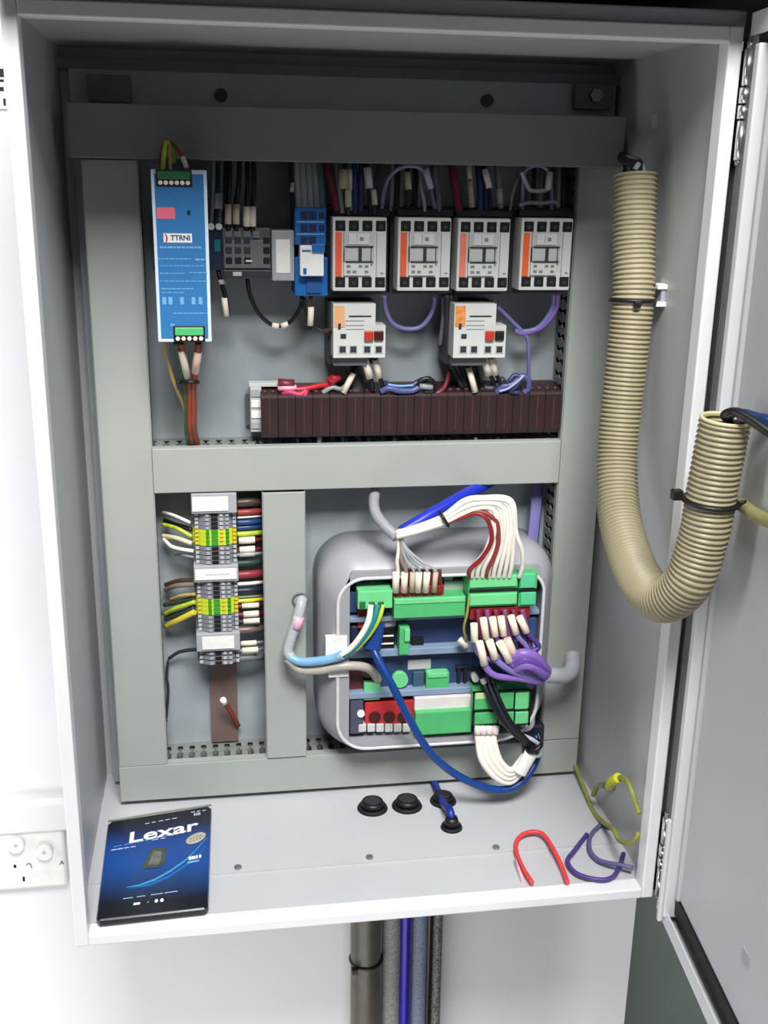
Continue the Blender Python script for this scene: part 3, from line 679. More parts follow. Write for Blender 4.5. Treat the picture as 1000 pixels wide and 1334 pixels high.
a, b, c, d = bx(345, 574, 735, 580, -.05)
# ------------------------------------------------------------------ small terminal strip, lower left
YS = -.082
sx0, sx1 = .1226, .1722
def small_block(lime):
    h = .0049
    t = root('terminal_block', ((sx0+sx1)/2, YS, 0), '', 'terminal block')
    W = sx1-sx0
    MB().prism([(sx0,YB-.008),(sx0,YS+.014),(sx0+.007,YS+.004),(sx0+.013,YS),(sx1-.013,YS),(sx1-.006,YS+.005),(sx1,YS+.014),(sx1,YB-.008)], 'z', .0002, h-.0002).build('body', LIME if lime else TGREY, t)
    MB().box(sx0+W*.42, sx0+W*.57, YS-.0008, YS+.001, .0006, h-.0006).build('bridge_slot', HOLE if not lime else EGREEN, t)
    for u, mm in ((.06,1),(.18,1),(.30,2),(.61,1),(.74,2),(.9,1)):
        yy = YS if .2 < u < .8 else YS+.005
        MB().box(sx0+W*u, sx0+W*(u+.075), yy-.0016, yy+.004, .0009, h-.0009).build('clamp', (LGREY2 if mm == 1 else PGREY) if not lime else (YELLOW if mm == 1 else EGREEN), t)
    return t
gblk, lblk = small_block(False), small_block(True)
zz = lambda py: at(281, py, YS).z
ngrey = 0; first = {0: True, 1: True}
bands = [(0, 668, 690, 4, 'above the upper green yellow blocks'), (1, 690, 711, 4, 'in the upper green yellow group'), (0, 711, 735, 4, 'between the upper green yellow blocks and middle label'),
         (0, 757, 780, 4, 'between middle label and lower green yellow blocks'), (1, 780, 801, 4, 'in the lower green yellow group'), (0, 801, 823, 4, 'between lower green yellow blocks and bottom label'), (0, 847, 866, 3, 'below the bottom label')]
for lime, ya, yb, n, where in bands:
    za, zb = zz(ya), zz(yb)
    src = lblk if lime else gblk
    for i in range(n):
        z = za-(za-zb)*(i+1)/n
        o = src if first[lime] else copy_tree(src, (0, 0, z-src.location.z))
        if first[lime]:
            o.location.z = z; WO[o.name].z = z; first[lime] = False
        o['label'] = ORD[i]+(' slim green yellow terminal block from top ' if lime else ' slim grey terminal block from top ')+where
        o['group'] = 'green yellow earth terminal blocks' if lime else 'slim grey terminal blocks'
for ya, yb, l0, l1, lab in ((641,668,250,297,'top'),(735,757,254,308,'middle'),(823,847,263,305,'bottom')):
    za, zb = zz(ya), zz(yb)
    t = root('label_holder', ((sx0+sx1)/2, YS, zb), 'grey end clamp with white label at the '+lab+' of the small terminal strip', 'label holder', 'label holders on the small terminal strip')
    MB().box(sx0, sx1, YS-.004, YB-.008, zb+.0004, za-.0004, bev=.001).build('clamp_body', PGREY, t)
    a, b = at(l0, (ya+yb)/2, YS-.005).x, at(l1, (ya+yb)/2, YS-.005).x
    lb = MB().box(a, b, YS-.0055, YS-.004, zb+.0035, za-.004, bev=.0004).build('label_plate', WHITE, t)
    if lab == 'middle':
        m = MB(); x = a+.012
        for k_ in range(9): m.box(x, x+.0022, YS-.0058, YS-.0055, (za+zb)/2-.0008, (za+zb)/2+.0008); x += .003
        m.build('printing', mat('faint_print', (190,190,200), .6), lb)
def sw(side, i, label, pts, r, m, sl=(), flat=1.): return wire('wire', label, 'wire', side+' wires of the small terminal strip', pts, r, m, sl, flat=flat)
LW = [('white wire', WWHITE, [(212,667,-.05),(228,672,-.07),(248,681,-.074)], .0018, 'uppermost on the left of the terminal strip'),
 ('yellow green wire with pale upper end', YG, [(212,683,-.05),(230,688,-.068),(250,699,-.074)], .0022, 'second down on the left of the strip'),
 ('cream wire', mat('wire_cream', (216,210,170), .5), [(212,698,-.05),(230,701,-.068),(250,708,-.074)], .0026, 'third down on the left of the strip'),
 ('white wire', WWHITE, [(213,702,-.052),(222,711,-.068),(234,715,-.07),(252,718,-.074)], .0022, 'bending, fourth down on the left of the strip'),
 ('thin grey wire', WGREY, [(228,722,-.055),(238,723,-.066),(252,726,-.072)], .0014, 'level with the grey blocks above the middle label'),
 ('grey brown wire', mat('wire_grey_brown', (124,112,104), .5), [(216,768,-.05),(230,763,-.066),(254,761,-.074)], .003, 'just below the middle label on the left'),
 ('pale yellow wire', TAN, [(222,781,-.052),(236,776,-.066),(254,774,-.074)], .002, 'just above the lower green yellow blocks on the left'),
 ('yellow green wire', YG, [(214,800,-.05),(230,792,-.066),(254,784,-.074)], .0026, 'entering the lower green yellow blocks from the left'),
 ('broad yellow wire', YELLOW, [(217,816,-.05),(232,808,-.066),(254,797,-.074)], .0036, 'lowest on the left, sloping into the strip'),
 ('black wire', WBLACK, [(214,678,-.048),(230,684,-.06),(250,690,-.07)], .0028, 'behind the white wire at the upper left of the strip'),
 ('dark green wire', mat('wire_dark_green', (44,66,58), .5), [(216,806,-.048),(232,800,-.06),(254,791,-.07)], .0034, 'above the broad yellow wire at the lower left'),
 ('dark green wire', mat('wire_dark_green', (44,66,58), .5), [(214,788,-.048),(232,784,-.06),(254,779,-.07)], .003, 'between two yellow wires at the lower left'),
 ('brown wire', mat('wire_umber', (70,54,46), .45), [(216,762,-.046),(232,757,-.058),(254,756,-.068)], .003, 'behind the middle label at the left')]
for i, (nm, mm, pts, rr, wh) in enumerate(LW): sw('left', i, nm+' '+wh, pts, rr, mm)
RW = [('dark brown wire', mat('wire_umber', (70,54,46), .45), 654, .0052, 'top right beside the top label'),
 ('red wire', mat('wire_brick', (142,52,46), .45), 667, .004, 'right of the strip, just above the white wire'), ('white wire', WWHITE, 673, .0018, 'thin, between red and blue wires on the right'),
 ('dark blue wire', WBLUE, 680, .0034, 'upper of two on the right of the strip'), ('dark blue wire', WBLUE, 687, .0028, 'lower of two on the right of the strip'),
 ('yellow green wire', YG, 695, .003, 'right of the upper green yellow blocks'),
 ('maroon wire', MAROON, 704, .0024, 'upper, with white marker, on the right'), ('maroon wire', MAROON, 716, .0024, 'lower, with white marker, on the right'), ('grey wire', WGREY, 722, .0022, 'with grey marker above the middle label on the right'),
 ('dark green wire', mat('wire_dark_green', (44,66,58), .5), 733, .0036, 'right of the grey blocks above the middle label'),
 ('crimson wire', mat('wire_crimson', (150,44,60), .45), 748, .0046, 'beside the middle label on the right'), ('white wire', WWHITE, 760, .0022, 'below the crimson wire on the right'),
 ('navy wire', mat('wire_black_navy', (30,34,50), .45), 769, .0046, 'below the middle label on the right'), ('grey green wire', mat('wire_grey_green', (120,140,116), .5), 777, .0018, 'thin, above the bright yellow wire on the right'),
 ('bright yellow wire', mat('wire_bright_yellow', (222,206,40), .45), 782, .0024, 'right of the lower green yellow blocks'),
 ('maroon wire', MAROON, 789, .0022, 'with white marker under the bright yellow wire'), ('maroon wire', MAROON, 800, .0026, 'with speckled white marker on the right'), ('dark wire', DARK, 809, .0026, 'with white marker at the lower right'),
 ('brown wire', COPPERWALL, 820, .0042, 'plain, right of the grey blocks above the bottom label'), ('grey wire', WGREY, 838, .002, 'with white marker beside the bottom label'), ('grey wire', WGREY, 847, .002, 'with white marker, lowest on the right'),
 ('dark grey wire', MGREY, 857, .004, 'plain, lowest of all on the right')]
MK = {704:(311,332,.004), 716:(312,332,.0038), 722:(312,332,.0032), 789:(315,337,.003), 800:(317,337,.0036), 809:(317,338,.0034), 838:(314,334,.003), 847:(315,336,.0036)}
for i, (nm, mm, py, rr, wh) in enumerate(RW):
    sl = ()
    if py in MK: l, r2, sr = MK[py]; sl = [((l,py+.5,-.0745),(r2,py-1,-.0745),sr, LGREY2 if py == 722 else CREAM)]
    sw('right', i, nm+' '+wh, [(309,py+1,-.072),(325,py,-.072),(336,py-1,-.066),(347,py-2,-.05)], rr, mm, sl)
wire('wire', 'brown wire with bare white tip poking up beside the bare rail', 'wire', None, [(310,945,-.045),(303,932,-.055),(296,920,-.062),(292,915,-.066)], .0032, WBROWN, [((293,916,-.066),(290,911,-.069),.0036,WHITE)], sname='wire_tip')
wire('cable', 'dark thin cable arching below the left side of the terminal strip', 'cable', None, [(220,858,-.045),(232,850,-.05),(245,847,-.055),(258,846,-.06)], .0022, DARK)
wire('cable', 'dark grey cable hanging down the left trunking slots below the strip', 'cable', None, [(219,860,-.045),(217,880,-.045),(219,900,-.045),(216,940,-.042)], .0016, DARK)

# ------------------------------------------------------------------ grey controller
YK = -.12
def rrect(x0, x1, z0, z1, rads, y, n=8):
    out = []
    for (cx, cz, a0), r_ in zip(((x1-rads[0],z1-rads[0],0),(x0+rads[1],z1-rads[1],90),(x0+rads[2],z0+rads[2],180),(x1-rads[3],z0+rads[3],270)), rads):
        for i in range(n+1):
            q = math.radians(a0+90*i/n); out.append(Vector((cx+r_*math.cos(q), y, cz+r_*math.sin(q))))
    return out
kx0, kx1, kz0, kz1 = .2605, .5375, .0820, .3325
ctl = root('controller', ((kx0+kx1)/2, YB, kz0), 'large rounded grey plastic controller box with green connectors on dark blue boards', 'controller')
R1 = (.040, .046, .050, .062)
rings = []
for ins, y in ((0, YB), (0, -.085), (.0015, -.093), (.005, -.1), (.011, -.108), (.018, -.115), (.025, YK)):
    rings.append(rrect(kx0+ins*.85, kx1-ins*.72, kz0+ins*.35, kz1-ins*1.15, [max(.012, q-ins*.6) for q in R1], y, 10))
wx0, wx1, wz0, wz1 = bx(455, 742, 702, 960, YK)
wz1 += .001
bay = [rrect(wx0, wx1, wz0, wz1, (.012,.006,.004,.012), y, 10) for y in (YK, YK+.022)]
cs = MB().loft(rings, True, False, smooth=True)
cs.loft([rings[-1], bay[0]], False, False); cs.loft(bay, False, True)
cs.build('case', CTRL, ctl)
glint_ring = rrect(kx0+.0245*.85, kx1-.0245*.72, kz0+.0245*.35, kz1-.0245*1.15, [max(.012, q-.0245*.6) for q in R1], YK+.0008, 10)
MB().tube(glint_ring+[glint_ring[0]], .0022, n=8, raw=True, caps=False).build('rim', mat('controller_edge_highlight', (214,214,216), .3), ctl)  # pale ring stands for the highlight along the case edge
YI = YK+.022
zr = lambda py: at(575, py, YK).z
BR = [(742,803),(809,846),(855,900),(908,960)]
for ya, yb in BR:
    MB().box(wx0+.001, wx1-.001, YI-.003, YI-.0005, zr(yb), min(zr(ya), wz1-.0005)).build('circuit_board', BOARD, ctl)
for ya, yb in ((803,809),(846,855),(900,908)):
    MB().box(wx0+.0005, wx1-.0005, YI-.016, YI-.0005, zr(yb), zr(ya), bev=.001).build('crossbar', CTRLB, ctl)
def kb(name, m, L, T, R_, B, y0, y1=None, bev=.0008, par=None, label=None):
    a, b, c, d = bx(L, T, R_, B, y0); return box(name, m, par or ctl, a, b, y0, y1 if y1 is not None else YI-.003, c, d, bev=bev, label=label)
# row 1
kb('side_block', BOARD, 455, 772, 466, 798, YI-.012)
g = kb('terminal_connector', GREENL, 466, 770, 511, 793, YK-.008, label='light green three-way plug')
for px in (472, 484, 496): kb('clamp_hole', GREEND, px-4, 784, px+4, 793, YK-.0088, YK-.007, par=g)
kb('red_label', mat('label_red', (206,62,58), .5), 466, 793, 484, 818, YI-.010)
kb('yellow_mark', YELLOW, 482, 758, 488, 764, YI-.004, par=None)
g = kb('terminal_strip', DRED, 512, 764, 578, 782, YK-.004)
for i in range(6): kb('clamp_hole', mat('red_terminal_hole', (86,14,18), .5), 515+i*10.6, 770, 522+i*10.6, 780, YK-.0046, YK-.003, par=g, bev=.0004)
g = kb('terminal_connector', GREEN, 513, 779, 606, 804, YK-.010, label='long plain green plug')
kb('plug_edge', GREENL, 514, 779, 606, 786, YK-.0112, YK-.009, par=g)
kb('white_component', LGREY2, 578, 757, 606, 776, YI-.008)
kb('component', mat('component_grey', (170,180,196), .5), 578, 745, 590, 757, YI-.006)
g = kb('terminal_connector', GREEN, 610, 749, 674, 790, YK-.014, label='large green two-row plug')
for ya, yb in ((751,765),(774,788)): kb('plug_row', GREENL, 612, ya, 673, yb, YK-.0165, YK-.0135, par=g)
kb('plug_gap', HOLE, 611, 767, 674, 771, YK-.0148, YK-.0135, par=g, bev=0)
g = kb('terminal_connector', GREEN, 676, 746, 699, 790, YK-.014, label='short green end plug')
for ya, yb in ((748,766),(772,788)): kb('plug_row', mat('connector_mint', (84,196,140), .45), 678, ya, 697, yb, YK-.0165, YK-.0135, par=g)
kb('plug_gap', HOLE, 676, 767, 699, 771, YK-.0148, YK-.0135, par=g, bev=0)
g = kb('terminal_strip', DRED, 612, 791, 690, 806, YK-.011)
# row 2
kb('relay_block', BLACK, 494, 817, 514, 846, YI-.012); kb('relay_base', PGREY, 494, 806, 516, 817, YI-.011)
for yy in (828, 838, 846): kb('pin_row', CREAM, 496, yy, 513, yy+2, YI-.0135, YI-.011)
g = kb('terminal_connector', GREEN, 520, 817, 533, 853, YK-.003, label='narrow upright green plug'); kb('plug_key', GREENL, 527, 820, 534, 836, YK-.006, par=g)
kb('relay_block', HOLE, 536, 831, 552, 843, YI-.008); kb('cover_tab', mat('board_tab', (54,80,124), .5), 684, 803, 700, 842, YI-.012, bev=.004)
kb('rounded_tab', NAVY, 456, 815, 467, 836, YI-.012, bev=.003)
kb('chip', INKD, 552, 838, 590, 843, YI-.0045); kb('chip', LGREY2, 566, 842, 600, 846, YI-.0045)
# row 3
kb('white_label', LGREY2, 531, 859, 561, 872, YI-.004)
kb('chip', mat('chip_maroon', (104,50,52), .5), 455, 870, 473, 900, YI-.006); kb('terminal_connector', GREENL, 474, 890, 495, 912, YI-.014)
q = at(480, 874, YI-.012); MB().cyl((q.x,YI-.003,q.z), (q.x,YI-.014,q.z), .008, 14).build('capacitor', mat('capacitor_brown', (122,86,78), .4), ctl)
q = at(521, 886, YI-.012); MB().cyl((q.x,YI-.003,q.z), (q.x,YI-.013,q.z), .0095, 16).build('capacitor', GREENL, ctl)
kb('component', mat('component_slate', (60,90,110), .5), 538, 876, 552, 896, YI-.008)
g = kb('terminal_connector', GREEN, 555, 877, 585, 897, YI-.014); kb('plug_edge', GREENL, 557, 877, 583, 883, YI-.0155, par=g)
for px in (598, 606, 616): kb('jumper_pins', INKD, px-2, 868, px+2, 890, YI-.008)
kb('jumper_pins', INKD, 594, 868, 612, 871, YI-.009)
# row 4
kb('side_block', mat('slate_block', (74,78,98), .5), 456, 912, 473, 956, YI-.014)
g = kb('terminal_strip', mat('terminal_red', (190,44,50), .45), 475, 914, 538, 944, YI-.012)
for px in (488, 507, 525):
    q = at(px, 934, YI-.012); MB().cyl((q.x,YI-.011,q.z), (q.x,YI-.0135,q.z), .0072, 16).build('clamp_hole', mat('clamp_dark_red', (70,12,14), .4), g)
q = at(470, 930, YI-.016); MB().cyl((q.x,YI-.013,q.z), (q.x,YI-.0165,q.z), .0045, 12).build('white_stud', WHITE, ctl)
m = MB()
for i in range(6): a, b, c, d = bx(467+i*11.5, 944, 477+i*11.5, 954, YI-.015); m.box(a, b, YI-.015, YI-.003, c, d, bev=.001)
m.build('lower_terminals', LGREY, ctl)
kb('cover_strip', mat('strip_pinkish', (226,216,216), .5), 540, 908, 613, 927, YK+.002)
g = kb('terminal_connector', GREEN, 541, 927, 614, 956, YK-.006, label='wide green plug in the bottom row')
g = kb('terminal_connector', GREEN, 617, 902, 689, 944, YK-.014, label='green gridded plug in the bottom row')
for i, (l, r_) in enumerate(((618,648),(650,669),(671,688))):
    for ya, yb in ((903,924),(928,943)): kb('plug_cell', GREENL if i == 2 else GREEN, l, ya, r_, yb, YK-.0165, YK-.0135, par=g)
m = MB()
for py in (901, 926, 945): a, b, c, d = bx(616, py-1.2, 690, py+1.2, YK-.0158); m.box(a, b, YK-.0158, YK-.013, c, d)
for px in (617, 649, 670, 690): a, b, c, d = bx(px-1.2, 902, px+1.2, 945, YK-.0158); m.box(a, b, YK-.0158, YK-.013, c, d)
m.build('black_outline', HOLE, g)
kb('plug_flag', mat('pale_lime', (190,224,160), .5), 619, 903, 634, 911, YK-.0172, YK-.016, par=g)
# white labels on the left of the case
for (L, T, R_, B) in ((424,829,452,858),(428,861,454,882)): kb('paper_label', WHITE, L, T, R_, B, YK-.0018, YK+.004, bev=0)
q = None
# dark connector block under the lower right corner of the controller
a, b, c, d = bx(684, 944, 708, 985, -.1)
tag(MB().box(a, b, -.102, -.087, c, d, bev=.003).build('cable_connector', mat('dark_navy_block', (34,32,52), .45)), 'dark navy plug hanging below the lower right corner of the controller', 'connector')

# ------------------------------------------------------------------ cables and wires on the controller
wire('cable', 'thick royal blue cable slanting down from behind the middle trunking', 'cable', None, [(646,622,-.06),(628,633,-.075),(600,648,-.10),(565,668,-.118),(540,683,-.126),(523,693,-.13)], .0072, ROYAL, [((526,691,-.1295),(514,698,-.133),.0045,mat('stripped_sheath', (206,206,210), .4))], sname='stripped_end', n=14)
wire('cable', 'grey translucent cable curving down left of the royal blue cable', 'cable', None, [(492,630,-.06),(487,650,-.08),(489,668,-.105),(500,684,-.12),(517,700,-.132)], .0062, WGREY, n=12)
NW = 9
for i in range(NW):
    f = i/(NW-1); bxp = 616+i*7.0; s_ = (i-4)*1.0
    dy = -.002*math.sin(i*2.1)
    pts = [(516,700-.8*i,-.136+dy),(545,691-1.0*i+2,-.140+dy),(577,680-1.4*i+3,-.144+dy),(604,668-2.4*i+3,-.148+dy),(628,661-1.9*i+2,-.152+dy),(640+3.2*i,668-2.0*i,-.154+dy),(640+4.2*i,692-1.5*i,-.153+dy),(632+5.2*i,718-1.0*i,-.148),(bxp+1,738,-.142),(bxp-2,752,-.136)]
    if i == 8: pts[6] = (672,694,-.153); pts[7] = (680,718,-.149); pts[8] = (680,738,-.142); pts[9] = (676,752,-.136)
    wire('wire', 'white wire arching into the right green plug, '+ORD[i]+' from left at the plug', 'wire', 'white wires arching into the large green plug', pts, .0026, WWHITE)
for i, (bp2, off) in enumerate(((613, 0), (636, 1))):
    wire('wire', 'dark red wire among the white arch, '+ORD[i]+' from left at the plug', 'wire', 'dark red wires in the white arch',
         [(577,683-i*2,-.144),(602,674-2*i,-.149),(622,669-3*i,-.153),(636+9*i,680-3*i,-.1565),(640+9*i,704,-.1545),(628+15*i,726,-.149),(bp2-1,742,-.1425),(bp2-2,752,-.136)], .0025, (DRED, mat('wire_brick', (142,52,46), .45), MAROON)[i])
q = at(578, 676, -.1435); d0 = (at(584,673,-.1435)-at(572,680,-.1435)).normalized()
tag(MB().torus(q, d0, .0085, .0018, sy=1.1).build('cable_tie', BLACK), 'thin black band around the white wire bundle beside the royal blue cable', 'cable tie', 'black cable ties')
for i, (px, mm) in enumerate(((517,CREAM),(528,CREAM),(538,BEIGE),(546,CREAM),(556,CREAM),(567,BEIGE))):
    wire('wire', 'thin grey wire fanning into the dark red terminals, '+ORD[i]+' from left', 'wire', 'thin grey wires above the dark red terminals',
         [(518+i*.8,699,-.134),(519+i*2.2,715,-.133),(517+i*6.5,732,-.131),(px+(1-i*.2),744,-.128),(px,772,-.124)], .0016 if i > 1 else .0022, (WWHITE, mat('wire_drab', (150,132,120), .5), PGW, WGREY, PGW, PGW)[i], [((px-1.5+i*.4,746,-.1285),(px-2,771,-.1255),.0038 if i in (0,1,3,4) else .003,mm)])
for i, px in enumerate((534, 552, 562, 573)):
    wire('wire', 'short dark brown wire between ferrules of the dark red terminals, '+ORD[i]+' from left', 'wire', 'short brown wires at the dark red terminals',
         [(px-1,742,-.122),(px,756,-.122),(px,774,-.121)], .0024, mat('wire_russet', (98,44,36), .5))
# left bundle: from the trunking hole to the three way plug
wire('cable', 'grey white cable with pink print coming out of a hole in the short trunking', 'cable', None, [(394,784,-.076),(393,783,-.095),(389,800,-.102),(380,828,-.105),(375,848,-.108),(380,858,-.112)], .0062, PGW, [((389,803,-.1035),(385,819,-.105),.0064,mat('pink_band', (232,180,196), .5))], sname='printed_band', n=12)
q = at(391, 782, -.088); 
tag(MB().torus(q, (0,1,0), .0085, .0012).build('grommet', MGREY), 'grey edged cable hole in the short vertical trunking lid', 'grommet')
wire('cable', 'pale blue cable running right from the trunking toward the white labels', 'cable', None, [(377,856,-.112),(392,862,-.117),(415,861,-.123),(436,857,-.128),(446,853,-.132)], .0052, AQUA, n=12)
wire('cable', 'translucent beige cable running below the pale blue cable into the controller', 'cable', None, [(374,858,-.110),(390,872,-.113),(415,873,-.12),(445,868,-.126),(470,868,-.124),(484,874,-.116),(492,886,-.108)], .0052, mat('sheath_beige_grey', (176,170,160), .35), n=12)
for i, (mm, xo) in enumerate(((WWHITE, 0), (TEAL, 7), (YG, 13))):
    wire('wire', ('white','teal','yellow green')[i]+' wire curving from the pale blue cable up to the three way plug', 'wire', 'three wires to the left green plug',
         [(440+xo*.3,856-i,-.132),(455+xo*.6,846,-.134),(470+xo*.8,828,-.136),(480+xo,808,-.136),(483+xo*1.25,788,-.130)], .0034 if i < 2 else .0024, mm)
wire('plug', 'dark blue plug body at the upper end of the bright blue network cable', 'plug', None, [(490,812,-.122),(487,828,-.124),(484,845,-.126)], .0105, mat('plug_blue', (20,66,140), .45), flat=.7, n=12)
wire('cable', 'bright blue network cable looping down past the lower right of the controller', 'cable', None,
     [(486,846,-.128),(494,862,-.136),(510,892,-.146),(532,935,-.152),(556,975,-.152),(585,1003,-.15),(620,1022,-.148),(652,1029,-.146),(675,1022,-.142),(692,1003,-.135),(701,978,-.122),(698,958,-.108)], .0046, NETBLUE, n=12)
# white looped wires at the lower right
for i in range(4):
    wire('wire', 'thick white wire looping below the gridded plug, '+ORD[i]+' from the outside', 'wire', 'white wires looping below the controller',
         [(622+i*8,948,-.132),(622+i*7,962,-.138),(627+i*7.5,990-i*1,-.146),(644+i*5,1012-i*4,-.149),(664+i*1,1019-i*5.5,-.148-.001*i),(680-i*2,1004-i*3,-.144),(690-i*2.5,984,-.138)], .0037, WWHITE, [((622+i*8,945,-.134),(622+i*7.4,957,-.138),.0042,mat('strip_pinkish', (226,216,216), .5))], sname='ferrule')
wire('sleeve', 'white heat shrink sleeve gathering the looped white wires', 'sleeve', None, [(676,1008,-.151),(684,994,-.149),(692,980,-.146)], .0085, WHITE, flat=.6, n=12)
for i in range(3):
    wire('cable', 'black cable crossing the gridded green plug, '+('left','middle','right')[i]+' of three', 'cable', 'black cables over the gridded plug',
         [(624+i*6,868+i*4,-.118),(630+i*6,890,-.136),(640+i*6,915,-.146),(656+i*5,942,-.152),(676+i*4,962,-.148),(694+i*1.5,975,-.142)], .0028, (WBLACK, mat('wire_black_navy', (30,34,50), .45), WBLACK)[i], [((628,884,-.136),(631,891,-.1385),.0034,LGREY2)] if i == 1 else ())
wire('wire', 'short black cable end bent down behind the looped white wires', 'wire', None, [(700,955,-.108),(704,968,-.118),(700,984,-.130),(694,990,-.136)], .0034, WBLACK)
q = at(695, 972, -.145)
tag(MB().torus(q, (.5,0,-.8), .009, .003).build('cable_tie', BLACK), 'black cable tie gathering the black cables at the lower right corner', 'cable tie', 'black cable ties')
wire('sleeve', 'clear sleeve loop around the tie at the lower right of the controller', 'sleeve', None, [(681,958,-.14),(694,964,-.148),(704,973,-.148),(702,984,-.146),(692,984,-.147)], .0026, CLEAR)
for i, (px, py) in enumerate(((617,880),(633,880))):
    q = at(px, py, YI-.01); tag(MB().cyl((q.x,YI-.006,q.z), (q.x,YI-.02,q.z), .0042, 14).build('button_cap', WHITE), ('left','right')[i]+' of two small white round caps beside the black cables', 'button', 'small white caps')
# purple bundle
wire('wire', 'thin olive wire hanging left of the maroon striped wires', 'wire', None, [(611,778,-.137),(608,800,-.14),(604,818,-.138),(607,834,-.132)], .0016, OLIVE)
wire('connector', 'small white and yellow connector hanging left of the maroon wires', 'connector', None, [(598,832,-.126),(602,836,-.128),(607,841,-.126)], .0042, CREAM)
UP = [(617,812,618,836),(629,805,633,832),(641,804,645,829),(652,803,656,828),(665,802,672,826),(676,803,686,824)]
PC = [(MAROON,PURPLE),(PURPLE,PURPLE),(MAROON,DPURP),(PURPLE,PURPLE),(DARK,LAV),(WBLACK,DPURP)]
for i, (xa, ya, xb, yb) in enumerate(UP):
    y5 = 878-i*6
    wire('wire', ('maroon','purple','plum','violet','dark','black')[i]+' wire with white marker curving right below the green plug', 'wire', 'upper marked wires of the purple bundle',
         [(xa,ya+1,-.142),((xa*2+xb)/3,(ya*2+yb)/3,-.1432),(xb,yb,-.145),(xb+8+i*1.5,yb+18,-.146),(655+i*7,864-i*3,-.146),(682+i*2,y5-2,-.143),(712,880-i*2.2,-.135)], .0032, PC[i][1] if i > 1 else PURPLE, [((xa,ya,-.1435),(xb,yb,-.1465),.0042,CREAM)])
    wire('wire', 'maroon wire stub between white markers, '+ORD[i]+' from left under the green plug', 'wire', 'maroon stubs under the large green plug',
         [(622+i*11.5,794,-.134),(624+i*12,812,-.138),(629+i*12,834,-.139),(636+i*11,850,-.138)], .0034, (MAROON, mat('wire_plum', (120,66,112), .45))[i % 2])
LOWM = [(624,836,631,866),(637,834,645,858),(650,836,664,862),(660,832,670,854)]
for i, (xa, ya, xb, yb) in enumerate(LOWM):
    wire('wire', 'violet wire with lower white marker, '+ORD[i]+' from left in the purple bundle', 'wire', 'lower marked wires of the purple bundle',
         [(xa,ya+1,-.151),((xa*2+xb)/3,(ya*2+yb)/3,-.1518),(xb,yb,-.153),(xb+14,yb+14-i*2,-.154),(676+i*2,884-i*4,-.15),(700,888-i*4,-.143),(714,884-i*3,-.136)], .0038, (PURPLE, LAV, PURPLE, PURPLE)[i], [((xa,ya,-.1522),(xb,yb,-.1545),.0046,(CREAM, CREAM, CREAM, mat('pinkish_marker', (232,206,190), .5))[i])])
for i in range(3):
    wire('wire', 'thick purple wire folded over at the right of the bundle, '+('upper','middle','lower')[i], 'wire', 'folded purple wires',
         [(664+i*3,860+i*6,-.150),(678+i*2,852+i*7,-.157),(694,854+i*7,-.157),(706,866+i*5,-.150),(714,878+i*2,-.138)], .0062, (PURPLE, mat('wire_purple_deep', (104,72,166), .4), PURPLE)[i])
wire('sleeve', 'translucent grey sleeve holding the purple wires at the right of the controller', 'sleeve', None, [(708,879,-.14),(722,880,-.135),(735,880,-.128),(744,873,-.119),(746,860,-.108),(745,852,-.102)], .0095, CLEAR, n=14)
wire('cable', 'lavender flat cable hanging inside the right trunking opening', 'cable', None, [(700,628,-.05),(698,660,-.055),(694,700,-.06),(692,716,-.062)], .0072, LAV, flat=.3)

# ------------------------------------------------------------------ floor of the cabinet: grommets, loose wires, package
FZ = .0125
for i, (px, py, rr, hb) in enumerate(((485,1049,.0165,.010),(530,1046,.0165,.010),(577,1040,.0145,.009),(588,1074,.0115,.014))):
    q = at(px, py, Z=FZ+.004); g = ['leftmost large black cable grommet in the cabinet floor', 'second large black cable grommet from the left in the cabinet floor', 'black cable grommet behind the one with the blue cable', 'small black cone grommet gripping the blue cable'][i]
    t = root('cable_grommet', (q.x, q.y, FZ), g, 'grommet', 'black floor grommets')
    MB().cyl((q.x,q.y,FZ), (q.x,q.y,FZ+.0035), rr*1.12, 24, rr).build('flange', RUBBER, t)
    MB().cyl((q.x,q.y,FZ+.0035), (q.x,q.y,FZ+hb), rr*.86, 24, rr*.55 if i == 3 else rr*.76).build('collar', BLACK, t)
    if i < 3: MB().cyl((q.x,q.y,FZ+hb), (q.x,q.y,FZ+hb+.0006), rr*.6, 20).build('membrane', DARK, t)
q = at(588, 1074, Z=FZ+.004)
wire('cable', 'blue cable running from under the bottom trunking into the cone grommet', 'cable', None, [Vector((q.x,q.y,FZ+.008)), Vector((q.x-.0005,q.y+.006,FZ+.0165)), Vector((q.x-.001,q.y+.016,FZ+.0155)), Vector((q.x-.0015,q.y+.04,FZ+.007)), Vector((q.x-.002,-.096,FZ+.0035)), Vector((q.x-.002,-.07,FZ+.003))], .0047, mat('cable_deep_blue', (20,44,140), .4), world=True, n=12)
def fl(px, py, h=.003): return at(px, py, Z=.0125+h)
wire('wire_offcut', 'red wire offcut bent in an arch on the cabinet floor', 'wire', None, [fl(693,1150), fl(681,1131), fl(672,1108), fl(675,1092,.006), fl(690,1084,.008), fl(707,1087,.008), fl(722,1109,.006), fl(733,1133), fl(739,1150)], .0026, REDW, world=True)
tg = tag(MB().tube([fl(671,1122,.002), fl(680,1146,.002)], .005, flat=.25).build('wire_tag', mat('tag_pink', (240,196,210), .5)), 'faint pink tag lying beside the red wire offcut', 'tag')
MB()
wire('wire_offcut', 'dark purple wire offcut coiled in the right corner of the cabinet floor, front loop', 'wire', 'purple offcuts', [fl(764,1087), fl(748,1108), fl(739,1122), fl(751,1138), fl(779,1146), fl(797,1143), fl(807,1128), fl(812,1112)], .0026, DPURP, world=True)
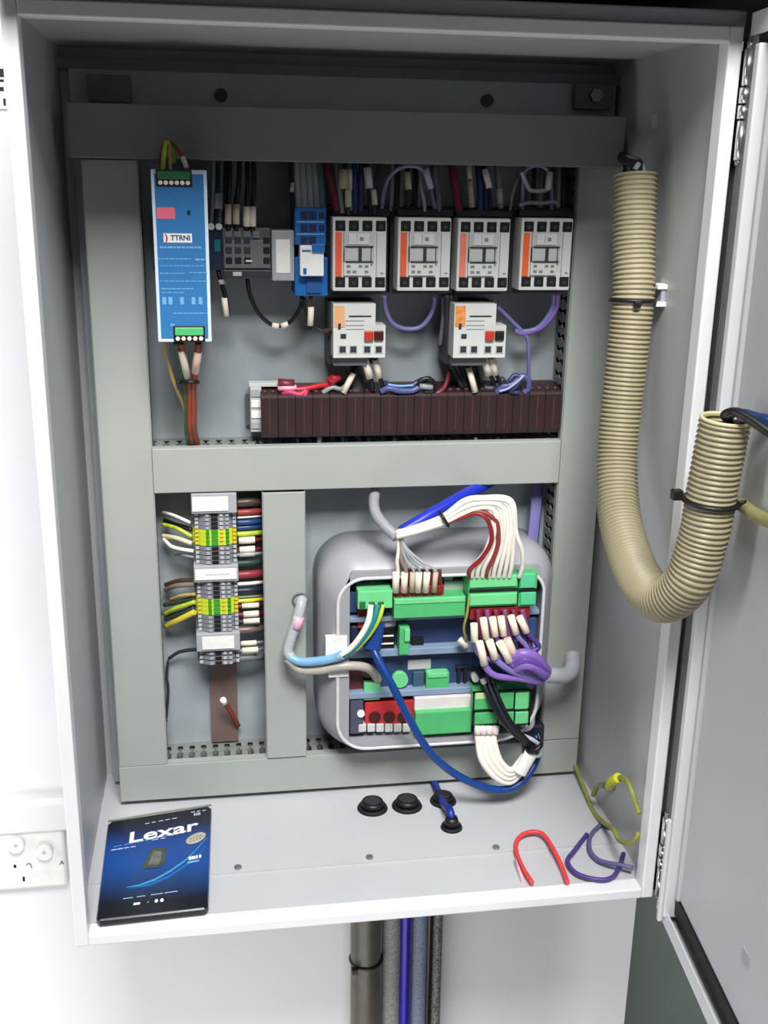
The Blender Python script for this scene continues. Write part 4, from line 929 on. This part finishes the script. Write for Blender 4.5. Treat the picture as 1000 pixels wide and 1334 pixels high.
wire('wire_offcut', 'slate purple wire offcut curling behind the front purple loop', 'wire', 'purple offcuts', [fl(796,1079), fl(783,1075), fl(769,1089), fl(768,1107), fl(777,1119), fl(790,1124,.005), fl(808,1127,.008), fl(824,1131,.008)], .0026, mat('wire_slate_purple', (92,90,136), .45), world=True)
EX = .583
e_ = lambda px, py, X=EX: at(px, py, X=X)
wire('earth_wire', 'olive yellow earth wire coming from behind the trunking along the floor edge', 'wire', 'earth wires in the right corner', [e_(747,992,.587), e_(755,1012,.586), e_(764,1036,.585), e_(773,1058,.584), e_(785,1071), e_(798,1080,.578), e_(806,1094,.576), e_(819,1099,.576), e_(829,1091,.578), e_(831,1084,.58)], .0028, OLIVE, world=True)
wire('earth_wire', 'yellow green earth wire hooked over the stud on the right wall', 'wire', 'earth wires in the right corner', [e_(772,1036), e_(778,1025), e_(787,1023), e_(796,1018,.58), e_(806,1013,.578), e_(816,1017,.578), e_(824,1034,.58), e_(829,1050), e_(832,1060)], .0028, OLIVE, world=True, sleeves=())
q1, q2 = e_(794,1024,.577), e_(805,1013,.5765)
tag(MB().tube([q1, (q1+q2)/2+Vector((-.002,0,.001)), q2], .0055).build('earth_tape', mat('tape_yellow', (214,220,40), .45)), 'bright yellow tape wrapped on the earth wire at the right wall', 'tape')
# memory card package
PC_ = [Vector((.0165,-.1275,0)), Vector((.1335,-.1085,0)), Vector((.1300,-.2965,0)), Vector((.0200,-.3010-.0005,0))]  # TL TR BR BL
ZP = .0215
def pk(u, v, z=ZP):
    a = PC_[3].lerp(PC_[2], u); b = PC_[0].lerp(PC_[1], u); w = a.lerp(b, v)
    return Vector((w.x, w.y, z))
pack = root('memory_card_package', pk(.5, .5, FZ), 'shiny dark blue memory card package lying in the left front corner of the cabinet floor', 'package')
m = bpy.data.materials.new('package_print'); m.use_nodes = True; nt = m.node_tree; bs = nt.nodes['Principled BSDF']
tc = nt.nodes.new('ShaderNodeTexCoord'); sp = nt.nodes.new('ShaderNodeSeparateXYZ'); rp = nt.nodes.new('ShaderNodeValToRGB')
nt.links.new(tc.outputs['Generated'], sp.inputs[0])
nz = nt.nodes.new('ShaderNodeTexNoise'); nz.inputs['Scale'].default_value = 2.5; nt.links.new(tc.outputs['Generated'], nz.inputs['Vector'])
ad = nt.nodes.new('ShaderNodeMath'); ad.operation = 'MULTIPLY_ADD'; ad.inputs[1].default_value = .12; nt.links.new(nz.outputs['Fac'], ad.inputs[0]); nt.links.new(sp.outputs['Y'], ad.inputs[2]); nt.links.new(ad.outputs[0], rp.inputs['Fac'])
cr = rp.color_ramp
cr.elements[0].position = .0; cr.elements[0].color = lin((8,10,18))+[1]
cr.elements[1].position = 1.0; cr.elements[1].color = lin((9,10,22))+[1]
for pos, c in ((.2,(10,14,30)),(.34,(10,54,108)),(.5,(10,70,146)),(.72,(12,62,136)),(.84,(12,28,72)),(.93,(9,12,30))):
    el = cr.elements.new(pos); el.color = lin(c)+[1]
nt.links.new(rp.outputs['Color'], bs.inputs['Base Color']); bs.inputs['Roughness'].default_value = .28
body = MB()
N = 6
def ringp(z, s): 
    out = []
    for (u, v) in ((.03,0),(.97,0),(1,.03),(1,.97),(.97,1),(.03,1),(0,.97),(0,.03)): out.append(pk(.5+(u-.5)*s, .5+(v-.5)*s, z))
    return out
body.loft([ringp(FZ+.0003, .985), ringp(FZ+.002, 1), ringp(ZP-.0015, 1), ringp(ZP, .985)])
body.build('packet', m, pack)
RX = (PC_[2]-PC_[3]).normalized(); UX = (pk(.5,1)-pk(.5,0)).normalized()
RT = (pk(.9,.82)-pk(.1,.78)).normalized()
def rib(us, wv, m_, name, z=.0003):
    b = MB(); L = []; R2 = []
    for u, v, h in us: L.append(pk(u, v-h, ZP+z)); R2.append(pk(u, v+h, ZP+z))
    n = len(us); b._add(L+R2, [[i, i+1, n+i+1, n+i] for i in range(n-1)]); return b.build(name, m_, pack)
text('Lexar', .029, pk(.54,.785,ZP+.0002), RT, UX, WHITE, pack, bold=.0006, sx=1.18)
rib([(.24,.27,.003),(.36,.275,.008),(.5,.31,.011),(.64,.375,.012),(.76,.45,.010),(.86,.54,.007),(.97,.66,.004)], 0, mat('swoosh_cyan', (58,150,208), .35), 'swoosh')
rib([(.26,.255,.002),(.45,.265,.012),(.62,.32,.014),(.8,.42,.012),(.97,.58,.006)], 0, mat('swoosh_blue', (24,96,172), .35), 'swoosh', z=.0002)
b = MB(); b._add([pk(u, v, ZP+.0005) for u, v in ((.37,.43),(.53,.42),(.58,.47),(.585,.61),(.45,.63),(.415,.58),(.41,.52),(.37,.48))], [list(range(8))]); b.build('card_picture', mat('card_dark', (62,74,70), .4, var=.3, scale=120), pack)
b = MB(); b._add([pk(u, v, ZP+.0006) for u, v in ((.42,.46),(.52,.45),(.54,.5),(.54,.58),(.46,.59),(.44,.53))], [list(range(6))]); b.build('card_label', mat('card_grey', (104,108,98), .4, var=.3, scale=120), pack)
b = MB(); b._add([pk(.86+.095*math.cos(q), .665+.052*math.sin(q)+.02*math.cos(q), ZP+.0005) for q in [2*math.pi*i/20 for i in range(20)]], [list(range(20))]); ov = b.build('round_sticker', SILVER, pack)
b = MB()
for k_ in (-.015, .012):
    for j in range(4): u = .80+j*.03; v = .665+k_+.2*(u-.86); b._add([pk(u, v-.006, ZP+.0007), pk(u+.02, v-.004, ZP+.0007), pk(u+.02, v+.006, ZP+.0007), pk(u, v+.004, ZP+.0007)], [[0,1,2,3]])
b.build('sticker_print', INK, pack)
def bar(u0, u1, v, h, sl, m_, name='small_print', seg=5):
    b = MB(); 
    for i in range(seg):
        a = u0+(u1-u0)*i/seg; c = a+(u1-u0)/seg*random.uniform(.55, .95)
        b._add([pk(a, v+sl*(a-u0)-h, ZP+.0004), pk(c, v+sl*(c-u0)-h, ZP+.0004), pk(c, v+sl*(c-u0)+h, ZP+.0004), pk(a, v+sl*(a-u0)+h, ZP+.0004)], [[0,1,2,3]])
    b.build(name, m_, pack)
LP = mat('packet_print', (188,204,232), .4)
bar(.36, .68, .905, .004, .04, LP); bar(.06, .30, .668, .005, .02, LP, seg=4); bar(.08, .42, .70, .003, .06, PALEBLUE, seg=7); bar(.44, .60, .712, .004, .03, LP, seg=2)
bar(.5, .66, .735, .003, .0, LP, seg=5); bar(.80, .97, .955, .004, .0, LP, seg=3); bar(.83, .9, .925, .014, .0, LP, seg=4)
bar(.80, .93, .47, .016, .06, WHITE, seg=4); bar(.79, .95, .43, .009, .06, PALEBLUE, seg=1)
bar(.22, .72, .165, .003, .02, LP, seg=4); bar(.32, .40, .105, .010, .02, WHITE, seg=1); bar(.445, .46, .107, .004, 0, LP, seg=1)
for u in (.525, .575):
    b = MB(); b._add([pk(u+.016*math.cos(q), .11+.016*math.sin(q), ZP+.0004) for q in [2*math.pi*i/14 for i in range(14)]], [list(range(14))]); b.build('small_print', WHITE, pack)
b = MB(); b.tube([pk(0,1.0,ZP+.0005), pk(.5,1.0,ZP+.0012), pk(1,1.0,ZP+.0005)], .0012).build('top_edge', mat('edge_grey', (120,126,110), .4), pack)

# ------------------------------------------------------------------ corrugated hose
HP = [at(828,229,X=.566), at(826,310,X=.566), at(824,392,X=.566), at(809,530,X=.561), at(803,610,X=.557), at(808,680,X=.553), at(830,748,X=.55), at(862,781,X=.552), at(896,757,X=.560), at(916,700,X=.566), at(927,640,X=.568), at(945,545,X=.571)]
hs = spline(HP, 40)
def resample(ps, step):
    out = [ps[0]]; acc = 0
    for a, b in zip(ps, ps[1:]):
        d = (b-a).length; t = step-acc
        while t <= d: out.append(a.lerp(b, t/d)); t += step
        acc = d-(t-step)
    return out
PITCH = .0047
hs = resample(hs, PITCH/5); NH = len(hs)
hose = root('corrugated_hose', hs[NH//2], 'beige corrugated conduit hose looping from the cabinet wall out to the door', 'hose')
HR = .0215
mb = MB().tube(hs, HR, n=28, caps=False, raw=True, rfun=lambda t: HR-.0011+.0012*math.cos(2*math.pi*t*(NH-1)/5))
mb.build('hose_wall', HOSE, hose)
nin = 60
inner = MB().tube(hs[-nin:], HR, n=28, caps=False, raw=True, rfun=lambda t: HR-.0038+.0011*math.cos(2*math.pi*t*(nin-1)/5))
inner.build('inner_wall', mat('conduit_inside', (150,138,100), .5), hose)
ax = (hs[-1]-hs[-3]).normalized(); MB().torus(hs[-1], ax, HR-.0018, .0017, n=32).build('rim', mat('conduit_rim', (205,193,155), .45), hose)
ax0 = (hs[0]-hs[3]).normalized(); MB().torus(hs[0], ax0, HR-.0018, .0016, n=32).build('rim', HOSE, hose)
MB().cyl(hs[0]-ax0*.002, hs[0]-ax0*.0005, HR-.0025, 28).build('end_cap', DARK, hose)
def near(px, py): return min(range(NH), key=lambda i: (Vector(proj(hs[i]))-Vector((px, py))).length)
RT_ = RM.transposed()
def proj(P): q = RT_ @ (P-CAM); return (500+F*q.x/q.y, 667-F*q.z/q.y)
i1 = near(825, 392); t1 = (hs[i1+4]-hs[i1-4]).normalized()
tie = tag(MB().torus(hs[i1], t1, HR+.0008, .0017, n=32, m=8).build('cable_tie', BLACK), 'black cable tie around the upper straight part of the beige hose', 'cable tie', 'black cable ties')
MB().box(hs[i1].x-.008, hs[i1].x-.001, hs[i1].y-HR-.005, hs[i1].y-HR, hs[i1].z-.004, hs[i1].z+.002, bev=.001).build('tie_head', BLACK, tie)
q = at(858, 384, X=.592)
cm = root('cable_clip', (.59, q.y, q.z-.01), 'small white adhesive clip base on the right wall beside the hose tie', 'clip')
MB().box(.591, .596, q.y-.008, q.y+.008, q.z-.010, q.z+.010, bev=.001).build('base', mat('clip_grey', (176,176,186), .4), cm)
for dz in (.0085, -.0085): MB().box(.586, .5965, q.y-.010, q.y+.008, q.z+dz-.0024, q.z+dz+.0024, bev=.0008).build('lug', WHITE, cm)
i2 = near(922, 652); t2 = (hs[i2+4]-hs[i2-4]).normalized()
tie = tag(MB().torus(hs[i2], t2, HR+.001, .0022, n=32, m=8).build('cable_tie', BLACK), 'black cable tie around the open end leg of the beige hose at the door', 'cable tie', 'black cable ties')
c_ = hs[i2]; v_ = (c_-CAM).normalized(); sd = v_.cross(t2).normalized()
if proj(c_+sd*.03)[0] > proj(c_)[0]: sd = -sd
h0 = c_+sd*(HR+.0065)+t2*.001-v_*.004
MB().box(h0.x-.0045, h0.x+.0045, h0.y-.004, h0.y+.004, h0.z-.004, h0.z+.005, bev=.001).build('tie_head', BLACK, tie)
MB().tube([c_-sd*(HR-.002)+t2*0, c_-sd*(HR+.008)+t2*.003], .0032, flat=.4).build('tie_tail', BLACK, tie)
# olive sleeve carried on from the second tie along the door
DPl = DP-DN*.002
od = lambda px, py, off=.008: onplane(px, py, DP+DN*(off-.01), DN)
wire('cable_sleeve', 'olive spiral sleeve running right from the hose tie along the door', 'cable sleeve', None, [od(948,650,.012), od(966,658), od(985,671), od(1005,680), od(1040,690)], .0058, mat('sleeve_olive', (146,140,92), .5, var=.15, scale=150), world=True, n=12)
# wires leaving the open end of the hose
top = hs[-1]
wire('cable', 'black cable bending out of the open hose end toward the door', 'cable', 'cables leaving the hose end', [hs[-14]+Vector((.002,0,0)), hs[-2]+Vector((.002,-.004,.002)), at(944,541,top.y-.012), at(958,537,top.y-.02), at(975,545,top.y-.03), at(1000,562,top.y-.045), at(1030,580,top.y-.06)], .0042, WBLACK, world=True, n=10)
wire('cable', 'dark blue cable bending out of the open hose end above the black one', 'cable', 'cables leaving the hose end', [hs[-14]+Vector((.004,.003,0)), hs[-2]+Vector((.006,.004,.002)), at(950,546,top.y+.002), at(966,541,top.y-.002), at(985,546,top.y-.01), at(1005,550,top.y-.02), at(1040,560,top.y-.03)], .0056, mat('cable_navy_blue', (14,48,96), .38), world=True, n=10)
wire('wire', 'pale thin wire between the dark cables leaving the hose end', 'wire', 'cables leaving the hose end', [hs[-10]+Vector((.003,-.003,0)), hs[-1]+Vector((.006,-.004,.001)), at(958,549,top.y-.012), at(975,548,top.y-.02), at(1000,566,top.y-.03), at(1030,580,top.y-.04)], .0016, PGW, world=True)
wire('wire', 'grey bundle end poking from the top of the hose inside the cabinet', 'wire', None, [hs[0]+Vector((0,0,-.01)), hs[0]+Vector((0,.002,.006)), at(830,214,hs[0].y+.01), at(818,208,-.12), at(806,204,-.09)], .0058, mat('bundle_black', (40,40,42), .4), [((826,222,hs[0].y-.006),(832,213,hs[0].y-.004),.0026,PGW)], world=True, n=10)
wire('wire', 'thin steel coloured strand beside the bundle above the hose', 'wire', None, [hs[0]+Vector((.008,0,-.006)), hs[0]+Vector((.007,0,.008)), at(826,206,hs[0].y+.015), at(812,203,-.1)], .0016, PGW, world=True)
q = onplane(972, 1247, DP-DN*.01, DN)
b = MB(); t_ = MB().box(-.008, .008, 0, .0012, -.006, .006); b._add([q+DU*v.x+DN*v.y+DZ*v.z for v in t_.v], t_.f)
tag(b.build('door_mark', PGREY), 'small grey raised mark low on the inside of the door', 'mark')

# ------------------------------------------------------------------ below the cabinet
def drop(name, label, cat, L, R_, yd, m, tilt=0, n=16, extra=None):
    a, b = at(L, 1200, yd), at(R_, 1200, yd); r_ = abs(b.x-a.x)/2; x = (a.x+b.x)/2
    return tag(MB().tube([(x,yd,.0), (x,yd,-.15), (x+.001,yd,-.3), (x+.003,yd,-.62)], r_, n=n).build(name, m), label, cat, 'cables below the cabinet')
drop('conduit', 'brown grey rigid conduit, leftmost below the cabinet', 'conduit', 456, 496, -.035, CONDUITD, n=24)
drop('cable', 'light grey braided cable sleeve beside the conduit below the cabinet', 'cable', 497, 522, -.028, BRAID)
drop('cable', 'bright blue cable hanging below the cabinet', 'cable', 521, 535, -.034, mat('cable_ultramarine', (44,30,168), .4))
drop('cable', 'blue grey braided cable right of the blue cable below the cabinet', 'cable', 536, 557, -.028, BRAIDB)
drop('cable', 'thin black cable below the cabinet', 'cable', 555, 563, -.032, WBLACK)
drop('cable', 'black and white speckled sleeve, rightmost below the cabinet', 'cable', 563, 576, -.028, SPECK)
a, b = at(457, 1250, -.035), at(496, 1250, -.035); cc = Vector(((a.x+b.x)/2, -.035, a.z))
tag(MB().torus(cc, (0,0,1), (b.x-a.x)/2+.001, .002, n=28).box(a.x-.002, a.x+.006, -.061, -.053, cc.z-.004, cc.z+.004, bev=.001).build('cable_tie', BLACK), 'black cable tie around the conduit below the cabinet', 'cable tie', 'black cable ties')

# ------------------------------------------------------------------ power outlet on the wall, left
YO = -.008
o0, o1 = at(0, 1086, YO), at(80, 1155, YO)
out = root('power_outlet', (-.12, .004, o1.z), 'white double power outlet on the wall left of the cabinet, partly cut off', 'power outlet')
MB().box(-.185, -.0535, YO, .004, o1.z, o0.z+.004, bev=.004).build('faceplate', WHITE, out)
for px, py in ((21,1101),(58,1110)):
    q = at(px, py, YO-.003); sw_ = MB().cyl((q.x,YO,q.z), (q.x,YO-.007,q.z), .0105, 24, .0095).build('switch', WHITE, out)
    MB().cyl((q.x,YO-.007,q.z+.002), (q.x,YO-.0076,q.z+.002), .0022, 12).build('switch_mark', mat('faint_print', (190,190,200), .6), sw_)
for px, py, w_, h_, rot in ((19.5,1128.5,.0016,.0022,.6),(31,1145,.0013,.0034,0)):
    q = at(px, py, YO); MB().box(q.x-w_, q.x+w_, YO-.0004, YO, q.z-h_, q.z+h_).build('socket_slot', HOLE, out)
q = at(37.5, 1128, YO)
MB().tube([(q.x-.003,YO-.0002,q.z+.001),(q.x-.001,YO-.0002,q.z+.0035),(q.x+.0025,YO-.0002,q.z+.002),(q.x+.003,YO-.0002,q.z-.003)], .0007, n=6).build('socket_slot', INK, out)
q = at(80.5, 1124, YO); text('A', .009, (q.x, YO-.0002, q.z), (1,0,0), (0,0,1), INKD, out)
# paper notice at the extreme left edge
sg = root('wall_label', (-.16, .0, at(0,140,.002).z), 'white label with black print at the far upper left, mostly cut off', 'label')
q0, q1 = at(0, 82, .002), at(14, 142, .002)
MB().box(-.26, q1.x, .0015, .004, q1.z, q0.z).build('card', WHITE, sg)
b = MB()
for px, py, w_, h_ in ((1,95,.003,.004),(1,105,.003,.0012),(2,116,.0022,.002),(6,133,.0012,.0034)):
    q = at(px, py, .0015); b.box(q.x-w_, q.x+w_, .0011, .0015, q.z-h_, q.z+h_)
b.build('printing', INKD, sg)

# ------------------------------------------------------------------ light
def area(name, loc, target, sx, sy, power, col=(1,1,1)):
    L = bpy.data.lights.new(name, 'AREA'); L.shape = 'RECTANGLE'; L.size = sx; L.size_y = sy; L.energy = power; L.color = col
    o = bpy.data.objects.new(name, L); COL.objects.link(o); o.location = loc
    o.rotation_euler = (Vector(target)-Vector(loc)).to_track_quat('-Z', 'Y').to_euler(); return o
area('ceiling_light', (.3, -1.6, 2.1), (.3, -.15, .2), .9, .7, 90, (1, .99, .97))
area('left_wall_fill', (-1.0, -.30, .3), (-.2, .02, .25), .35, 1.2, 8, (.97, .985, 1))  # added fill lamp that brightens the wall left of the cabinet
area('floor_bounce', (-.1, -.75, -.75), (.1, 0, -.42), 1.2, .4, 7, (1, 1, 1))
W_ = bpy.data.worlds.new('world'); S.world = W_; W_.use_nodes = True
bg = W_.node_tree.nodes['Background']; bg.inputs[0].default_value = (.93, .96, 1, 1); bg.inputs[1].default_value = .05
S.view_settings.view_transform = 'Standard'; S.view_settings.look = 'None'; S.view_settings.exposure = 0; S.view_settings.gamma = 1
S.cycles.max_bounces = 6
